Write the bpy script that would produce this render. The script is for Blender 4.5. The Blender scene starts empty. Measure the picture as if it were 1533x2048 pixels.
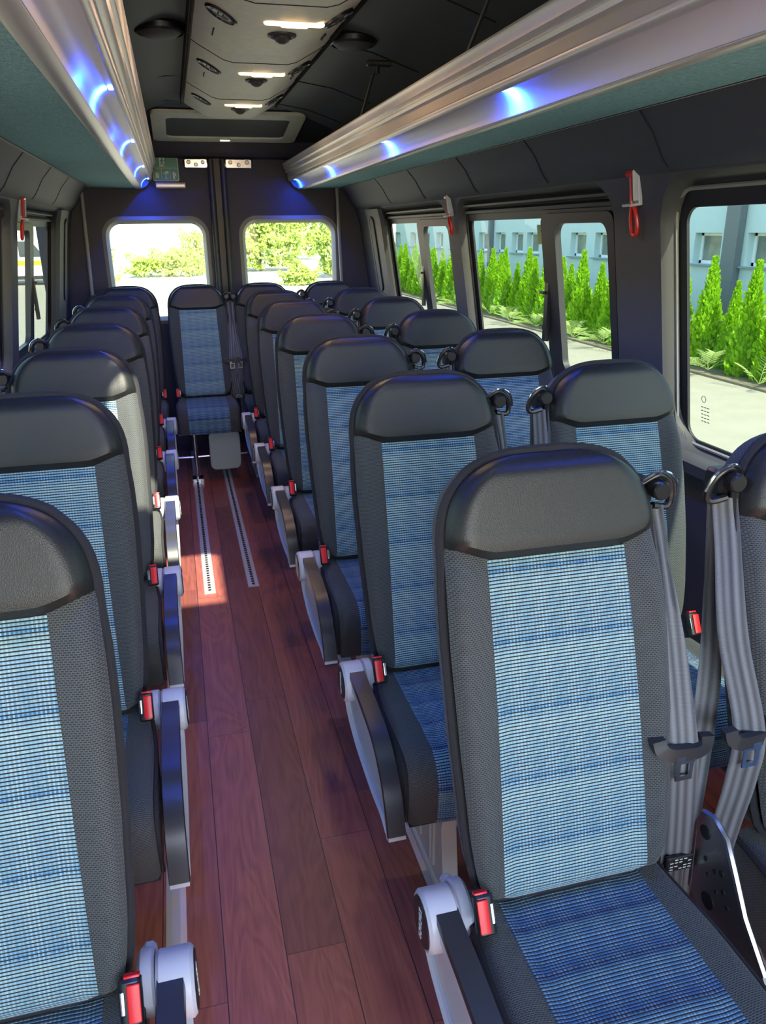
import bpy, math, random
import numpy as np
from mathutils import Vector, Matrix
random.seed(7)
C = bpy.context.scene.collection
PI = math.pi

# ------------------------------------------------------------------ materials
def new_mat(name):
    m = bpy.data.materials.new(name); m.use_nodes = True
    nt = m.node_tree; b = nt.nodes['Principled BSDF']
    return m, nt, b
def L(nt, a, b): nt.links.new(a, b)
def mth(nt, op, a, b=None, c=None, clamp=False):
    n = nt.nodes.new('ShaderNodeMath'); n.operation = op; n.use_clamp = clamp
    for k, v in enumerate((a, b, c)):
        if v is None: continue
        if isinstance(v, (int, float)): n.inputs[k].default_value = v
        else: L(nt, v, n.inputs[k])
    return n.outputs[0]
def mixc(nt, f, a, b, mode='MIX'):
    n = nt.nodes.new('ShaderNodeMix'); n.data_type = 'RGBA'; n.blend_type = mode
    for s, v in ((n.inputs[0], f), (n.inputs[6], a), (n.inputs[7], b)):
        if isinstance(v, (int, float)): s.default_value = v
        elif isinstance(v, tuple): s.default_value = (*v, 1)
        else: L(nt, v, s)
    return n.outputs[2]
def ramp(nt, f, stops, interp='LINEAR'):
    n = nt.nodes.new('ShaderNodeValToRGB'); n.color_ramp.interpolation = interp
    el = n.color_ramp.elements
    while len(el) < len(stops): el.new(.5)
    for e, (p, c) in zip(el, stops): e.position = p; e.color = (*c, 1)
    L(nt, f, n.inputs[0]); return n.outputs[0]
def bump(nt, b, h, strength=.3, dist=.002):
    n = nt.nodes.new('ShaderNodeBump'); n.inputs['Strength'].default_value = strength
    n.inputs['Distance'].default_value = dist; L(nt, h, n.inputs['Height']); L(nt, n.outputs[0], b.inputs['Normal'])
def coord(nt, kind='Object'):
    return nt.nodes.new('ShaderNodeTexCoord').outputs[kind]
def noise(nt, v, scale, detail=3, rough=.5, dist=0.):
    n = nt.nodes.new('ShaderNodeTexNoise'); n.inputs['Scale'].default_value = scale
    n.inputs['Detail'].default_value = detail; n.inputs['Roughness'].default_value = rough
    n.inputs['Distortion'].default_value = dist
    L(nt, v, n.inputs['Vector']); return n.outputs['Fac']
def mapping(nt, v, scale=(1,1,1), loc=(0,0,0)):
    n = nt.nodes.new('ShaderNodeMapping'); n.inputs['Scale'].default_value = scale; n.inputs['Location'].default_value = loc
    L(nt, v, n.inputs['Vector']); return n.outputs[0]
def simple(name, col, rough=.5, metal=0., bs=0., bscale=400, var=0., vscale=6, spec=.5, bdist=.001):
    m, nt, b = new_mat(name)
    b.inputs['Base Color'].default_value = (*col, 1); b.inputs['Roughness'].default_value = rough
    b.inputs['Metallic'].default_value = metal; b.inputs['Specular IOR Level'].default_value = spec
    o = coord(nt)
    if var:
        f = noise(nt, o, vscale, 4)
        L(nt, mixc(nt, f, tuple(c*(1-var) for c in col), tuple(min(1, c*(1+var)) for c in col)), b.inputs['Base Color'])
    if bs: bump(nt, b, noise(nt, o, bscale, 2), bs, bdist)
    return m
def emit(name, col, s):
    m, nt, b = new_mat(name)
    b.inputs['Base Color'].default_value = (.6,.6,.6,1)
    b.inputs['Emission Color'].default_value = (*col, 1); b.inputs['Emission Strength'].default_value = s
    return m
def glass(name, tint, rough=.0):
    m = bpy.data.materials.new(name); m.use_nodes = True; nt = m.node_tree; nt.nodes.clear()
    out = nt.nodes.new('ShaderNodeOutputMaterial'); t = nt.nodes.new('ShaderNodeBsdfTransparent')
    t.inputs[0].default_value = (*tint, 1); g = nt.nodes.new('ShaderNodeBsdfGlossy'); g.inputs['Roughness'].default_value = rough
    g.inputs[0].default_value = (.6,.6,.6,1)
    f = nt.nodes.new('ShaderNodeLayerWeight'); f.inputs[0].default_value = .5
    fac = mth(nt, 'MULTIPLY_ADD', mth(nt, 'POWER', f.outputs['Facing'], 4.), .45, .03)
    mx = nt.nodes.new('ShaderNodeMixShader'); L(nt, fac, mx.inputs[0]); L(nt, t.outputs[0], mx.inputs[1]); L(nt, g.outputs[0], mx.inputs[2])
    L(nt, mx.outputs[0], out.inputs[0]); return m

M = {}
# woven blue rib fabric (UV in metres: u across, v along the seat)
def woven(name, deep, mid, pale, lineC, ystart, pal_amt, tile=.075, bstr=.8):
    m, nt, b = new_mat(name)
    sx = nt.nodes.new('ShaderNodeSeparateXYZ'); L(nt, coord(nt, 'UV'), sx.inputs[0]); u, v = sx.outputs[0], sx.outputs[1]
    r = mth(nt, 'FRACT', mth(nt, 'MULTIPLY', v, 1/.0056))
    line = mth(nt, 'LESS_THAN', r, .34)
    rowi = mth(nt, 'FLOOR', mth(nt, 'MULTIPLY', v, 1/.0056))
    g = mth(nt, 'FRACT', mth(nt, 'MULTIPLY', mth(nt, 'ADD', v, ystart), 1/tile))
    base = ramp(nt, g, [(0., deep), (.03, deep), (.07, mid), (.5, tuple(.5*(a+c) for a, c in zip(mid, pale))), (.85, pale), (1., mid)])
    # warp threads, alternate per row
    uu = mth(nt, 'MULTIPLY', u, 1/.0058)
    th = mth(nt, 'LESS_THAN', mth(nt, 'FRACT', uu), .42)
    broad = mth(nt, 'MULTIPLY_ADD', mth(nt, 'SINE', mth(nt, 'MULTIPLY', u, 2*PI/.048)), .5, .5)
    f = mth(nt, 'MULTIPLY', th, mth(nt, 'MULTIPLY_ADD', broad, .35, pal_amt), clamp=True)
    c1 = mixc(nt, f, base, (.52, .60, .56))
    yel = mth(nt, 'MULTIPLY', mth(nt, 'LESS_THAN', mth(nt, 'FRACT', mth(nt, 'MULTIPLY', rowi, .25)), .2), mth(nt, 'LESS_THAN', mth(nt, 'FRACT', mth(nt, 'MULTIPLY', u, 1/.009)), .3))
    c1 = mixc(nt, mth(nt, 'MULTIPLY', yel, .28), c1, (.62, .66, .34))
    c2 = mixc(nt, line, c1, lineC)
    L(nt, c2, b.inputs['Base Color']); b.inputs['Roughness'].default_value = .85; b.inputs['Specular IOR Level'].default_value = .2
    b.inputs['Sheen Weight'].default_value = .15
    h = mth(nt, 'SINE', mth(nt, 'MULTIPLY', r, PI))
    crease = mth(nt, 'MULTIPLY', mth(nt, 'SINE', mth(nt, 'MULTIPLY', g, PI)), 2.)
    crease = mth(nt, 'MINIMUM', crease, .5)
    bump(nt, b, mth(nt, 'ADD', h, mth(nt, 'MULTIPLY', crease, 2.)), bstr, .0012)
    return m
M['rib'] = woven('woven_rib_fabric', (.04,.18,.36), (.14,.29,.40), (.24,.40,.45), (.010,.014,.018), .02, .22, tile=.113)
M['ribseat'] = woven('woven_rib_seat_fabric', (.010,.030,.14), (.04,.145,.36), (.12,.28,.40), (.006,.008,.022), .01, .10, tile=.085, bstr=1.)
def mesh_fabric(name, light, dark, s=1.):
    m, nt, b = new_mat(name)
    n = nt.nodes.new('ShaderNodeTexBrick'); L(nt, coord(nt, 'UV'), n.inputs['Vector'])
    n.inputs['Scale'].default_value = 85/s; n.inputs['Mortar Size'].default_value = .085; n.inputs['Mortar Smooth'].default_value = .6
    n.inputs['Brick Width'].default_value = .5; n.inputs['Row Height'].default_value = .27; n.inputs['Bias'].default_value = 0
    n.inputs['Color1'].default_value = (*dark, 1); n.inputs['Color2'].default_value = (*[c*1.5 for c in dark], 1); n.inputs['Mortar'].default_value = (*light, 1)
    L(nt, n.outputs['Color'], b.inputs['Base Color']); b.inputs['Roughness'].default_value = .8
    b.inputs['Sheen Weight'].default_value = .1
    bump(nt, b, n.outputs['Fac'], .6, .001)
    return m
M['mesh'] = mesh_fabric('charcoal_spacer_fabric', (.078,.086,.088), (.013,.015,.017))
M['piping'] = simple('black_piping_fabric', (.016,.016,.020), .9, bs=.5, bscale=900)
M['shell'] = simple('seat_back_cover', (.02,.021,.023), .75, bs=.3, bscale=600)
def leather():
    m, nt, b = new_mat('black_grained_leather')
    o = coord(nt)
    v = nt.nodes.new('ShaderNodeTexVoronoi'); v.inputs['Scale'].default_value = 620; L(nt, o, v.inputs['Vector'])
    n = noise(nt, o, 260, 3, .6)
    b.inputs['Base Color'].default_value = (.013,.0135,.014,1); b.inputs['Roughness'].default_value = .40
    b.inputs['Specular IOR Level'].default_value = .45
    bump(nt, b, mth(nt, 'ADD', v.outputs['Distance'], mth(nt, 'MULTIPLY', n, .6)), .30, .0008)
    return m
M['leather'] = leather()
M['silver'] = simple('silver_grey_plastic', (.50,.52,.58), .38)
M['silverin'] = simple('pale_grey_recess', (.45,.55,.60), .3)
M['pad'] = simple('black_satin_armrest', (.028,.030,.036), .32, bs=.08, bscale=1500)
M['blackp'] = simple('black_plastic', (.012,.012,.014), .35)
M['darkp'] = simple('dark_grey_plastic', (.024,.024,.027), .45)
M['red'] = simple('red_plastic', (.75,.012,.018), .35)
M['redham'] = simple('red_hammer_plastic', (.60,.02,.015), .3)
M['chrome'] = simple('polished_steel', (.75,.75,.78), .18, 1.)
M['steel'] = simple('brushed_steel', (.42,.42,.46), .35, 1.)
M['web'] = None
def webbing():
    m, nt, b = new_mat('grey_belt_webbing')
    sx = nt.nodes.new('ShaderNodeSeparateXYZ'); L(nt, coord(nt, 'UV'), sx.inputs[0]); u, v = sx.outputs[0], sx.outputs[1]
    s = mth(nt, 'MULTIPLY_ADD', mth(nt, 'SINE', mth(nt, 'MULTIPLY', u, 2*PI/.014)), .5, .5)
    L(nt, mixc(nt, s, (.05,.052,.06), (.15,.16,.175)), b.inputs['Base Color'])
    b.inputs['Roughness'].default_value = .45
    bump(nt, b, mth(nt, 'SINE', mth(nt, 'MULTIPLY', v, 2*PI/.0022)), .3, .0005)
    return m
M['web'] = webbing()
M['cream'] = simple('cream_leg_cover', (.62,.60,.56), .28)
M['alu'] = simple('anodised_floor_rail', (.50,.49,.53), .40, .25, bs=.05, bscale=300)
M['rackalu'] = simple('satin_rack_aluminium', (.62,.58,.56), .32, .45)
M['ledpanel'] = simple('satin_silver_panel', (.72,.68,.72), .40, .15)
M['clearplastic'] = simple('frosted_grey_plastic', (.36,.42,.40), .3)
def wood():
    m, nt, b = new_mat('dark_red_wood_planks')
    o = coord(nt); sx = nt.nodes.new('ShaderNodeSeparateXYZ'); L(nt, o, sx.inputs[0]); x, y = sx.outputs[0], sx.outputs[1]
    W = .138
    xs = mth(nt, 'MULTIPLY', mth(nt, 'SUBTRACT', x, .060), 1/W)
    row = mth(nt, 'FLOOR', xs); fx = mth(nt, 'FRACT', xs)
    wn = nt.nodes.new('ShaderNodeTexWhiteNoise'); wn.noise_dimensions = '1D'; L(nt, row, wn.inputs['W'])
    ys = mth(nt, 'MULTIPLY_ADD', y, 1/1.05, mth(nt, 'MULTIPLY', wn.outputs['Value'], 5))
    idx = mth(nt, 'FLOOR', ys); fy = mth(nt, 'FRACT', ys)
    cb = nt.nodes.new('ShaderNodeCombineXYZ'); L(nt, row, cb.inputs[0]); L(nt, idx, cb.inputs[1])
    w2 = nt.nodes.new('ShaderNodeTexWhiteNoise'); w2.noise_dimensions = '3D'; L(nt, cb.outputs[0], w2.inputs['Vector'])
    rnd = w2.outputs['Value']
    vadd = nt.nodes.new('ShaderNodeVectorMath'); vadd.operation = 'MULTIPLY_ADD'; L(nt, w2.outputs['Color'], vadd.inputs[0]); vadd.inputs[1].default_value = (9,9,9); L(nt, o, vadd.inputs[2])
    big = noise(nt, mapping(nt, vadd.outputs[0], (7, 1.1, 1)), 1.0, 2, .5, 1.2)
    rings = mth(nt, 'MULTIPLY_ADD', mth(nt, 'SINE', mth(nt, 'MULTIPLY', big, 60)), .5, .5)
    fine = noise(nt, mapping(nt, vadd.outputs[0], (90, 3, 1)), 1.5, 5, .65)
    grain = mth(nt, 'ADD', mth(nt, 'MULTIPLY', rings, .20), mth(nt, 'MULTIPLY', fine, .85))
    c = ramp(nt, grain, [(.1, (.12,.037,.030)), (.5, (.24,.076,.060)), (.95, (.34,.12,.09))])
    c = mixc(nt, 1., c, mixc(nt, rnd, (.62,.58,.62), (1.3,1.2,1.15)), 'MULTIPLY')
    e1 = mth(nt, 'LESS_THAN', fx, .018); e2 = mth(nt, 'LESS_THAN', fy, .0022)
    e = mth(nt, 'MAXIMUM', e1, mth(nt, 'MULTIPLY', e2, .6))
    c = mixc(nt, e, c, (.012,.006,.012))
    L(nt, c, b.inputs['Base Color']); b.inputs['Roughness'].default_value = .42
    bump(nt, b, mth(nt, 'SUBTRACT', mth(nt, 'MULTIPLY', fine, .3), e), .25, .001)
    return m
M['wood'] = wood()
def teal():
    m, nt, b = new_mat('teal_woven_lining')
    o = coord(nt)
    a = noise(nt, mapping(nt, o, (260, 60, 200)), 1., 3, .7); a2 = noise(nt, mapping(nt, o, (50, 330, 50)), 1., 2, .6)
    f = mth(nt, 'MULTIPLY_ADD', mth(nt, 'ADD', a, a2), 1.7, -1.2, clamp=True)
    L(nt, mixc(nt, f, (.10,.24,.27), (.30,.52,.54)), b.inputs['Base Color']); b.inputs['Roughness'].default_value = .9
    bump(nt, b, f, .3, .001); return m
M['teal'] = teal()
M['lining'] = simple('grey_wall_lining', (.056,.056,.068), .62, bs=.12, bscale=900)
M['beige'] = simple('warm_grey_window_surround', (.065,.063,.058), .55, bs=.12, bscale=900)
M['navy'] = simple('dark_rear_lining', (.030,.029,.044), .6, bs=.1, bscale=900)
M['bezel'] = simple('grey_window_bezel', (.26,.26,.23), .5)
M['ceil'] = simple('dark_ceiling_lining', (.085,.088,.09), .6, bs=.15, bscale=700)
M['console'] = simple('warm_grey_console', (.72,.71,.56), .55, var=.15, vscale=40, bs=.1, bscale=900)
M['rubber'] = simple('black_rubber', (.010,.010,.012), .5)
M['seam'] = simple('dark_seam', (.008,.008,.010), .7)
M['mirrorgrey'] = simple('speaker_mesh', (.075,.074,.065), .6, bs=.4, bscale=1500)
M['lamp'] = emit('warm_lamp_lens', (1.,.62,.28), 7.)
M['lampedge'] = emit('warm_lamp_edge', (1.,.60,.30), 1.2)
M['led'] = emit('blue_led_chip', (.08,.18,1.), 10.)
M['green'] = simple('green_sign', (.02,.22,.13), .4)
M['white'] = simple('white_print', (.62,.70,.62), .5)
M['glassR'] = glass('tinted_side_glass', (.275,.312,.275))
M['glassB'] = glass('rear_glass', (.62,.64,.56))
M['yellow'] = simple('yellow_paint', (.75,.6,.02), .4)
M['carwhite'] = simple('white_car_paint', (.8,.8,.8), .3)
M['carred'] = simple('red_car_paint', (.7,.015,.02), .3)
M['cardark'] = simple('dark_car_glass', (.05,.07,.08), .1)
M['tyre'] = simple('tyre_rubber', (.03,.03,.03), .8)
M['rim'] = simple('wheel_rim', (.6,.6,.62), .35, .6)
M['bwall'] = simple('pale_blue_render', (.52,.68,.69), .85, var=.03, vscale=3)
M['bframe'] = simple('white_window_frame', (.80,.86,.86), .4)
M['bglass'] = simple('window_reflection', (.20,.24,.20), .12, var=.8, vscale=3)
M['pipe'] = simple('grey_downpipe', (.12,.15,.17), .5)
M['zinc'] = simple('zinc_sill', (.20,.30,.34), .5)
M['ground'] = simple('pale_concrete_paving', (.33,.31,.24), .95, var=.14, vscale=2.5, bs=.3, bscale=40)
M['soil'] = simple('bed_edge_soil', (.20,.17,.11), .95, var=.4, vscale=9)
def leafmat(name, a, b_, tr):
    m, nt, b = new_mat(name)
    f = noise(nt, coord(nt), 6, 3)
    c = mixc(nt, f, a, b_); L(nt, c, b.inputs['Base Color']); b.inputs['Roughness'].default_value = .6; b.inputs['Specular IOR Level'].default_value = .2
    out = nt.nodes['Material Output']; t = nt.nodes.new('ShaderNodeBsdfTranslucent'); L(nt, c, t.inputs[0])
    mx = nt.nodes.new('ShaderNodeMixShader'); mx.inputs[0].default_value = tr
    L(nt, b.outputs[0], mx.inputs[1]); L(nt, t.outputs[0], mx.inputs[2]); L(nt, mx.outputs[0], out.inputs[0])
    return m
M['thuja'] = leafmat('thuja_foliage', (.22,.50,.015), (.42,.68,.03), .5)
M['bush'] = leafmat('bush_foliage', (.20,.34,.05), (.48,.58,.16), .4)
M['frond'] = leafmat('reed_fronds', (.28,.42,.10), (.50,.60,.24), .4)
M['plume'] = leafmat('dry_plumes', (.62,.58,.40), (.80,.74,.55), .4)
M['bark'] = simple('bark', (.10,.07,.04), .9)

# ------------------------------------------------------------------ mesh helpers
class MB:
    def __init__(s): s.v = []; s.f = []; s.uv = []
    def add(s, vs, fs, uvs=None):
        k = len(s.v); s.v += [tuple(map(float, p)) for p in vs]
        s.uv += ([tuple(q) for q in uvs] if uvs is not None else [(0., 0.)]*len(vs))
        s.f += [tuple(i+k for i in f) for f in fs]; return s
    def grid(s, P, UV=None, flip=False):
        nv, nu = len(P), len(P[0]); vs = [p for r in P for p in r]; uv = [q for r in UV for q in r] if UV else None
        fs = []
        for j in range(nv-1):
            for i in range(nu-1):
                q = (j*nu+i, j*nu+i+1, (j+1)*nu+i+1, (j+1)*nu+i)
                fs.append(q[::-1] if flip else q)
        return s.add(vs, fs, uv)
    def box(s, c, d, rz=0., ry=0., rx=0.):
        R = Matrix.Rotation(rz, 3, 'Z') @ Matrix.Rotation(ry, 3, 'Y') @ Matrix.Rotation(rx, 3, 'X')
        vs = [Vector(c) + R @ Vector((a*d[0]/2, b*d[1]/2, e*d[2]/2)) for a in (-1,1) for b in (-1,1) for e in (-1,1)]
        return s.add(vs, [(0,1,3,2),(4,6,7,5),(0,4,5,1),(2,3,7,6),(0,2,6,4),(1,5,7,3)])
    def rbox(s, c, d, r=.01, n=3, axis=2, R=None):
        # rounded-rectangle prism along axis with chamfered ends
        a, b = [k for k in range(3) if k != axis]
        ch = min(r*.5, d[axis]*.3); rings = []
        for t, ins in ((-.5, ch), (-.5, 0), (.5, 0), (.5, ch)):
            ring = []
            for q, (sx, sy) in enumerate(((1,1),(-1,1),(-1,-1),(1,-1))):
                for k in range(n+1):
                    an = PI/2*(q + k/n); rr = max(r-ins, 1e-5)
                    px = sx*(d[a]/2-r) + rr*math.cos(an); py = sy*(d[b]/2-r) + rr*math.sin(an)
                    p = [0,0,0]; p[a] = px; p[b] = py
                    p[axis] = t*d[axis] + (ch if (t < 0 and ins == 0) else 0) - (ch if (t > 0 and ins == 0) else 0)
                    p = Vector(p)
                    if R: p = R @ p
                    ring.append(Vector(c)+p)
            rings.append(ring)
        m = len(rings[0]); vs = [p for r_ in rings for p in r_]; fs = []
        for j in range(3):
            for i in range(m): fs.append((j*m+i, j*m+(i+1) % m, (j+1)*m+(i+1) % m, (j+1)*m+i))
        fs += [tuple(range(m))[::-1], tuple(range(3*m, 4*m))]
        return s.add(vs, fs)
    def tube(s, pts, r, n=8, closed=False, caps=True):
        pts = [Vector(p) for p in pts]; N = len(pts); rings = []; up = None
        for i, p in enumerate(pts):
            t = (pts[(i+1) % N] - pts[i-1]) if closed else (pts[min(i+1, N-1)] - pts[max(i-1, 0)])
            t.normalize()
            if up is None: up = t.orthogonal()
            up = (up - t*up.dot(t)).normalized(); w = t.cross(up)
            ri = r[i] if isinstance(r, (list, tuple)) else r
            rings.append([p + up*ri*math.cos(2*PI*k/n) + w*ri*math.sin(2*PI*k/n) for k in range(n)])
        vs = [p for q in rings for p in q]; fs = []
        for j in range(N if closed else N-1):
            j2 = (j+1) % N
            for k in range(n): fs.append((j*n+k, j*n+(k+1) % n, j2*n+(k+1) % n, j2*n+k))
        if caps and not closed: fs += [tuple(range(n))[::-1], tuple(range((N-1)*n, N*n))]
        return s.add(vs, fs)
    def sweep(s, pts, sec, side, closed_sec=True, caps=True, uvw=None):
        """sec: list of (a,b): a along the fixed side vector, b along normal of path"""
        pts = [Vector(p) for p in pts]; N = len(pts); side = Vector(side); rings = []; uv = []; d = 0
        for i, p in enumerate(pts):
            t = (pts[min(i+1, N-1)] - pts[max(i-1, 0)]).normalized(); nn = side.cross(t).normalized()
            if i: d += (pts[i]-pts[i-1]).length
            S = sec(i/(N-1)) if callable(sec) else sec
            rings.append([p + side*a + nn*b for a, b in S]); uv.append([(a, d) for a, b in S])
        m = len(rings[0]); vs = [p for q in rings for p in q]; uvs = [q for r in uv for q in r]; fs = []
        for j in range(N-1):
            for k in range(m if closed_sec else m-1): fs.append((j*m+k, j*m+(k+1) % m, (j+1)*m+(k+1) % m, (j+1)*m+k))
        if caps and closed_sec: fs += [tuple(range(m))[::-1], tuple(range((N-1)*m, N*m))]
        return s.add(vs, fs, uvs)
    def lathe(s, c, prof, axis='z', n=20):
        vs = []; fs = []
        for r, h in prof:
            for k in range(n):
                a = 2*PI*k/n; x, y = r*math.cos(a), r*math.sin(a)
                p = {'z': (x, y, h), 'x': (h, x, y), 'y': (x, h, y)}[axis]; vs.append(Vector(c)+Vector(p))
        for j in range(len(prof)-1):
            for k in range(n): fs.append((j*n+k, j*n+(k+1) % n, (j+1)*n+(k+1) % n, (j+1)*n+k))
        fs += [tuple(range(n))[::-1], tuple(range((len(prof)-1)*n, len(prof)*n))]
        return s.add(vs, fs)
    def prism(s, poly, axis, a0, a1):
        """poly in the two remaining axes, extruded along axis"""
        o = [k for k in range(3) if k != axis]; n = len(poly); vs = []
        for t in (a0, a1):
            for p in poly:
                q = [0,0,0]; q[axis] = t; q[o[0]] = p[0]; q[o[1]] = p[1]; vs.append(q)
        fs = [(i, (i+1) % n, n+(i+1) % n, n+i) for i in range(n)] + [tuple(range(n))[::-1], tuple(range(n, 2*n))]
        return s.add(vs, fs)
    def build(s, name, mat, parent=None, smooth=True, bevel=0., loc=None, fix=True, mirror=False):
        me = bpy.data.meshes.new(name)
        vs = [(-x, y, z) for x, y, z in s.v] if mirror else s.v
        me.from_pydata(vs, [], s.f); me.update()
        ul = me.uv_layers.new(name='UVMap')
        li = np.zeros(len(me.loops), dtype=np.int32); me.loops.foreach_get('vertex_index', li)
        ul.data.foreach_set('uv', np.array(s.uv, dtype=np.float32)[li].ravel())
        if fix:
            import bmesh
            bm = bmesh.new(); bm.from_mesh(me); bmesh.ops.remove_doubles(bm, verts=bm.verts, dist=1e-5)
            bmesh.ops.recalc_face_normals(bm, faces=bm.faces); bm.to_mesh(me); bm.free()
        me.materials.append(mat)
        o = bpy.data.objects.new(name, me); C.objects.link(o)
        if smooth:
            me.polygons.foreach_set('use_smooth', [True]*len(me.polygons))
            me.set_sharp_from_angle(angle=math.radians(38))
        if bevel:
            b = o.modifiers.new('bevel', 'BEVEL'); b.width = bevel; b.segments = 2; b.limit_method = 'ANGLE'; b.angle_limit = math.radians(40)
        if parent: o.parent = parent
        if loc: o.location = loc
        return o
def tag(o, label=None, cat=None, group=None, kind=None):
    if label: o['label'] = label
    if cat: o['category'] = cat
    if group: o['group'] = group
    if kind: o['kind'] = kind
    return o
def empty(name, loc, rz=0.):
    o = bpy.data.objects.new(name, None); C.objects.link(o); o.location = loc; o.rotation_euler = (0,0,rz); o.empty_display_size = .1
    return o
def copy_tree(o, parent=None):
    c = o.copy(); C.objects.link(c)
    if parent: c.parent = parent
    for ch in list(o.children): copy_tree(ch, c)
    return c
def struct(o): o['kind'] = 'structure'; return o
def interp(x, xs, ys): return float(np.interp(x, xs, ys))
def smooth(a, b, x):
    t = max(0., min(1., (x-a)/(b-a))); return t*t*(3-2*t)
def catmull(P, n=6):
    P = [Vector(p) for p in P]; out = []
    for i in range(len(P)-1):
        p0, p1, p2, p3 = P[max(i-1,0)], P[i], P[i+1], P[min(i+2,len(P)-1)]
        for k in range(n):
            t = k/n; out.append(.5*((2*p1)+(p2-p0)*t+(2*p0-5*p1+4*p2-p3)*t*t+(3*p1-p0-3*p2+p3)*t**3))
    out.append(P[-1]); return out

# ------------------------------------------------------------------ seat
TILT = math.radians(16); HB = .728; H0 = .560; W0 = .184
def Wd(h):
    if h <= H0: return interp(h, [0,.012,.03,.06,.12,.28,.43,.51,.560], [.130,.154,.165,.172,.179,.187,.190,.188,.184])
    t = min(1., (h-H0)/(HB-H0)); return W0*max(0., 1-t**2.9)**(1/2.9)
def T(x, h, f):   # seat-back local -> seat space; f = forward of the back plane
    bow = .012*math.sin(PI*min(1, h/.6))
    f = f + bow
    return (x, -.098 + h*math.sin(TILT) - f*math.cos(TILT), .528 + h*math.cos(TILT) + f*math.sin(TILT)*.9)
def hbx(x): return .565 + .024*smooth(.10, .19, abs(x))
def fdepth(x, h, head):
    W = Wd(h); a = abs(x)
    d = min(W-a, (HB-h)*1.0, h+.004) if W > 0 else 0
    r = .034; q = max(0., min(1., d/r)); rd = math.sqrt(max(0, 1-(1-q)**2))
    f = -.026*(1-rd)
    f += .018*smooth(.105, .175, a)*(1-smooth(.50,.62,h))
    if head:
        k = max(0., min(1., (h-hbx(x))/.03)); f += .020*math.sqrt(max(0, 1-(1-k)**2))*rd
    return f
def xp(h): return interp(h, [0,.60], [.130,.119])
def solve(u, hr, kind):
    h = hr(0)
    for _ in range(6):
        W = Wd(min(h, HB-1e-4)); 
        x = u*W if kind == 0 else (math.copysign(1,u)*xp(h)*abs(u) if kind == 1 else math.copysign(1,u)*(xp(h)+(abs(u)-1)*(W-xp(h))))
        h = hr(x)
    return x, h
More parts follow.
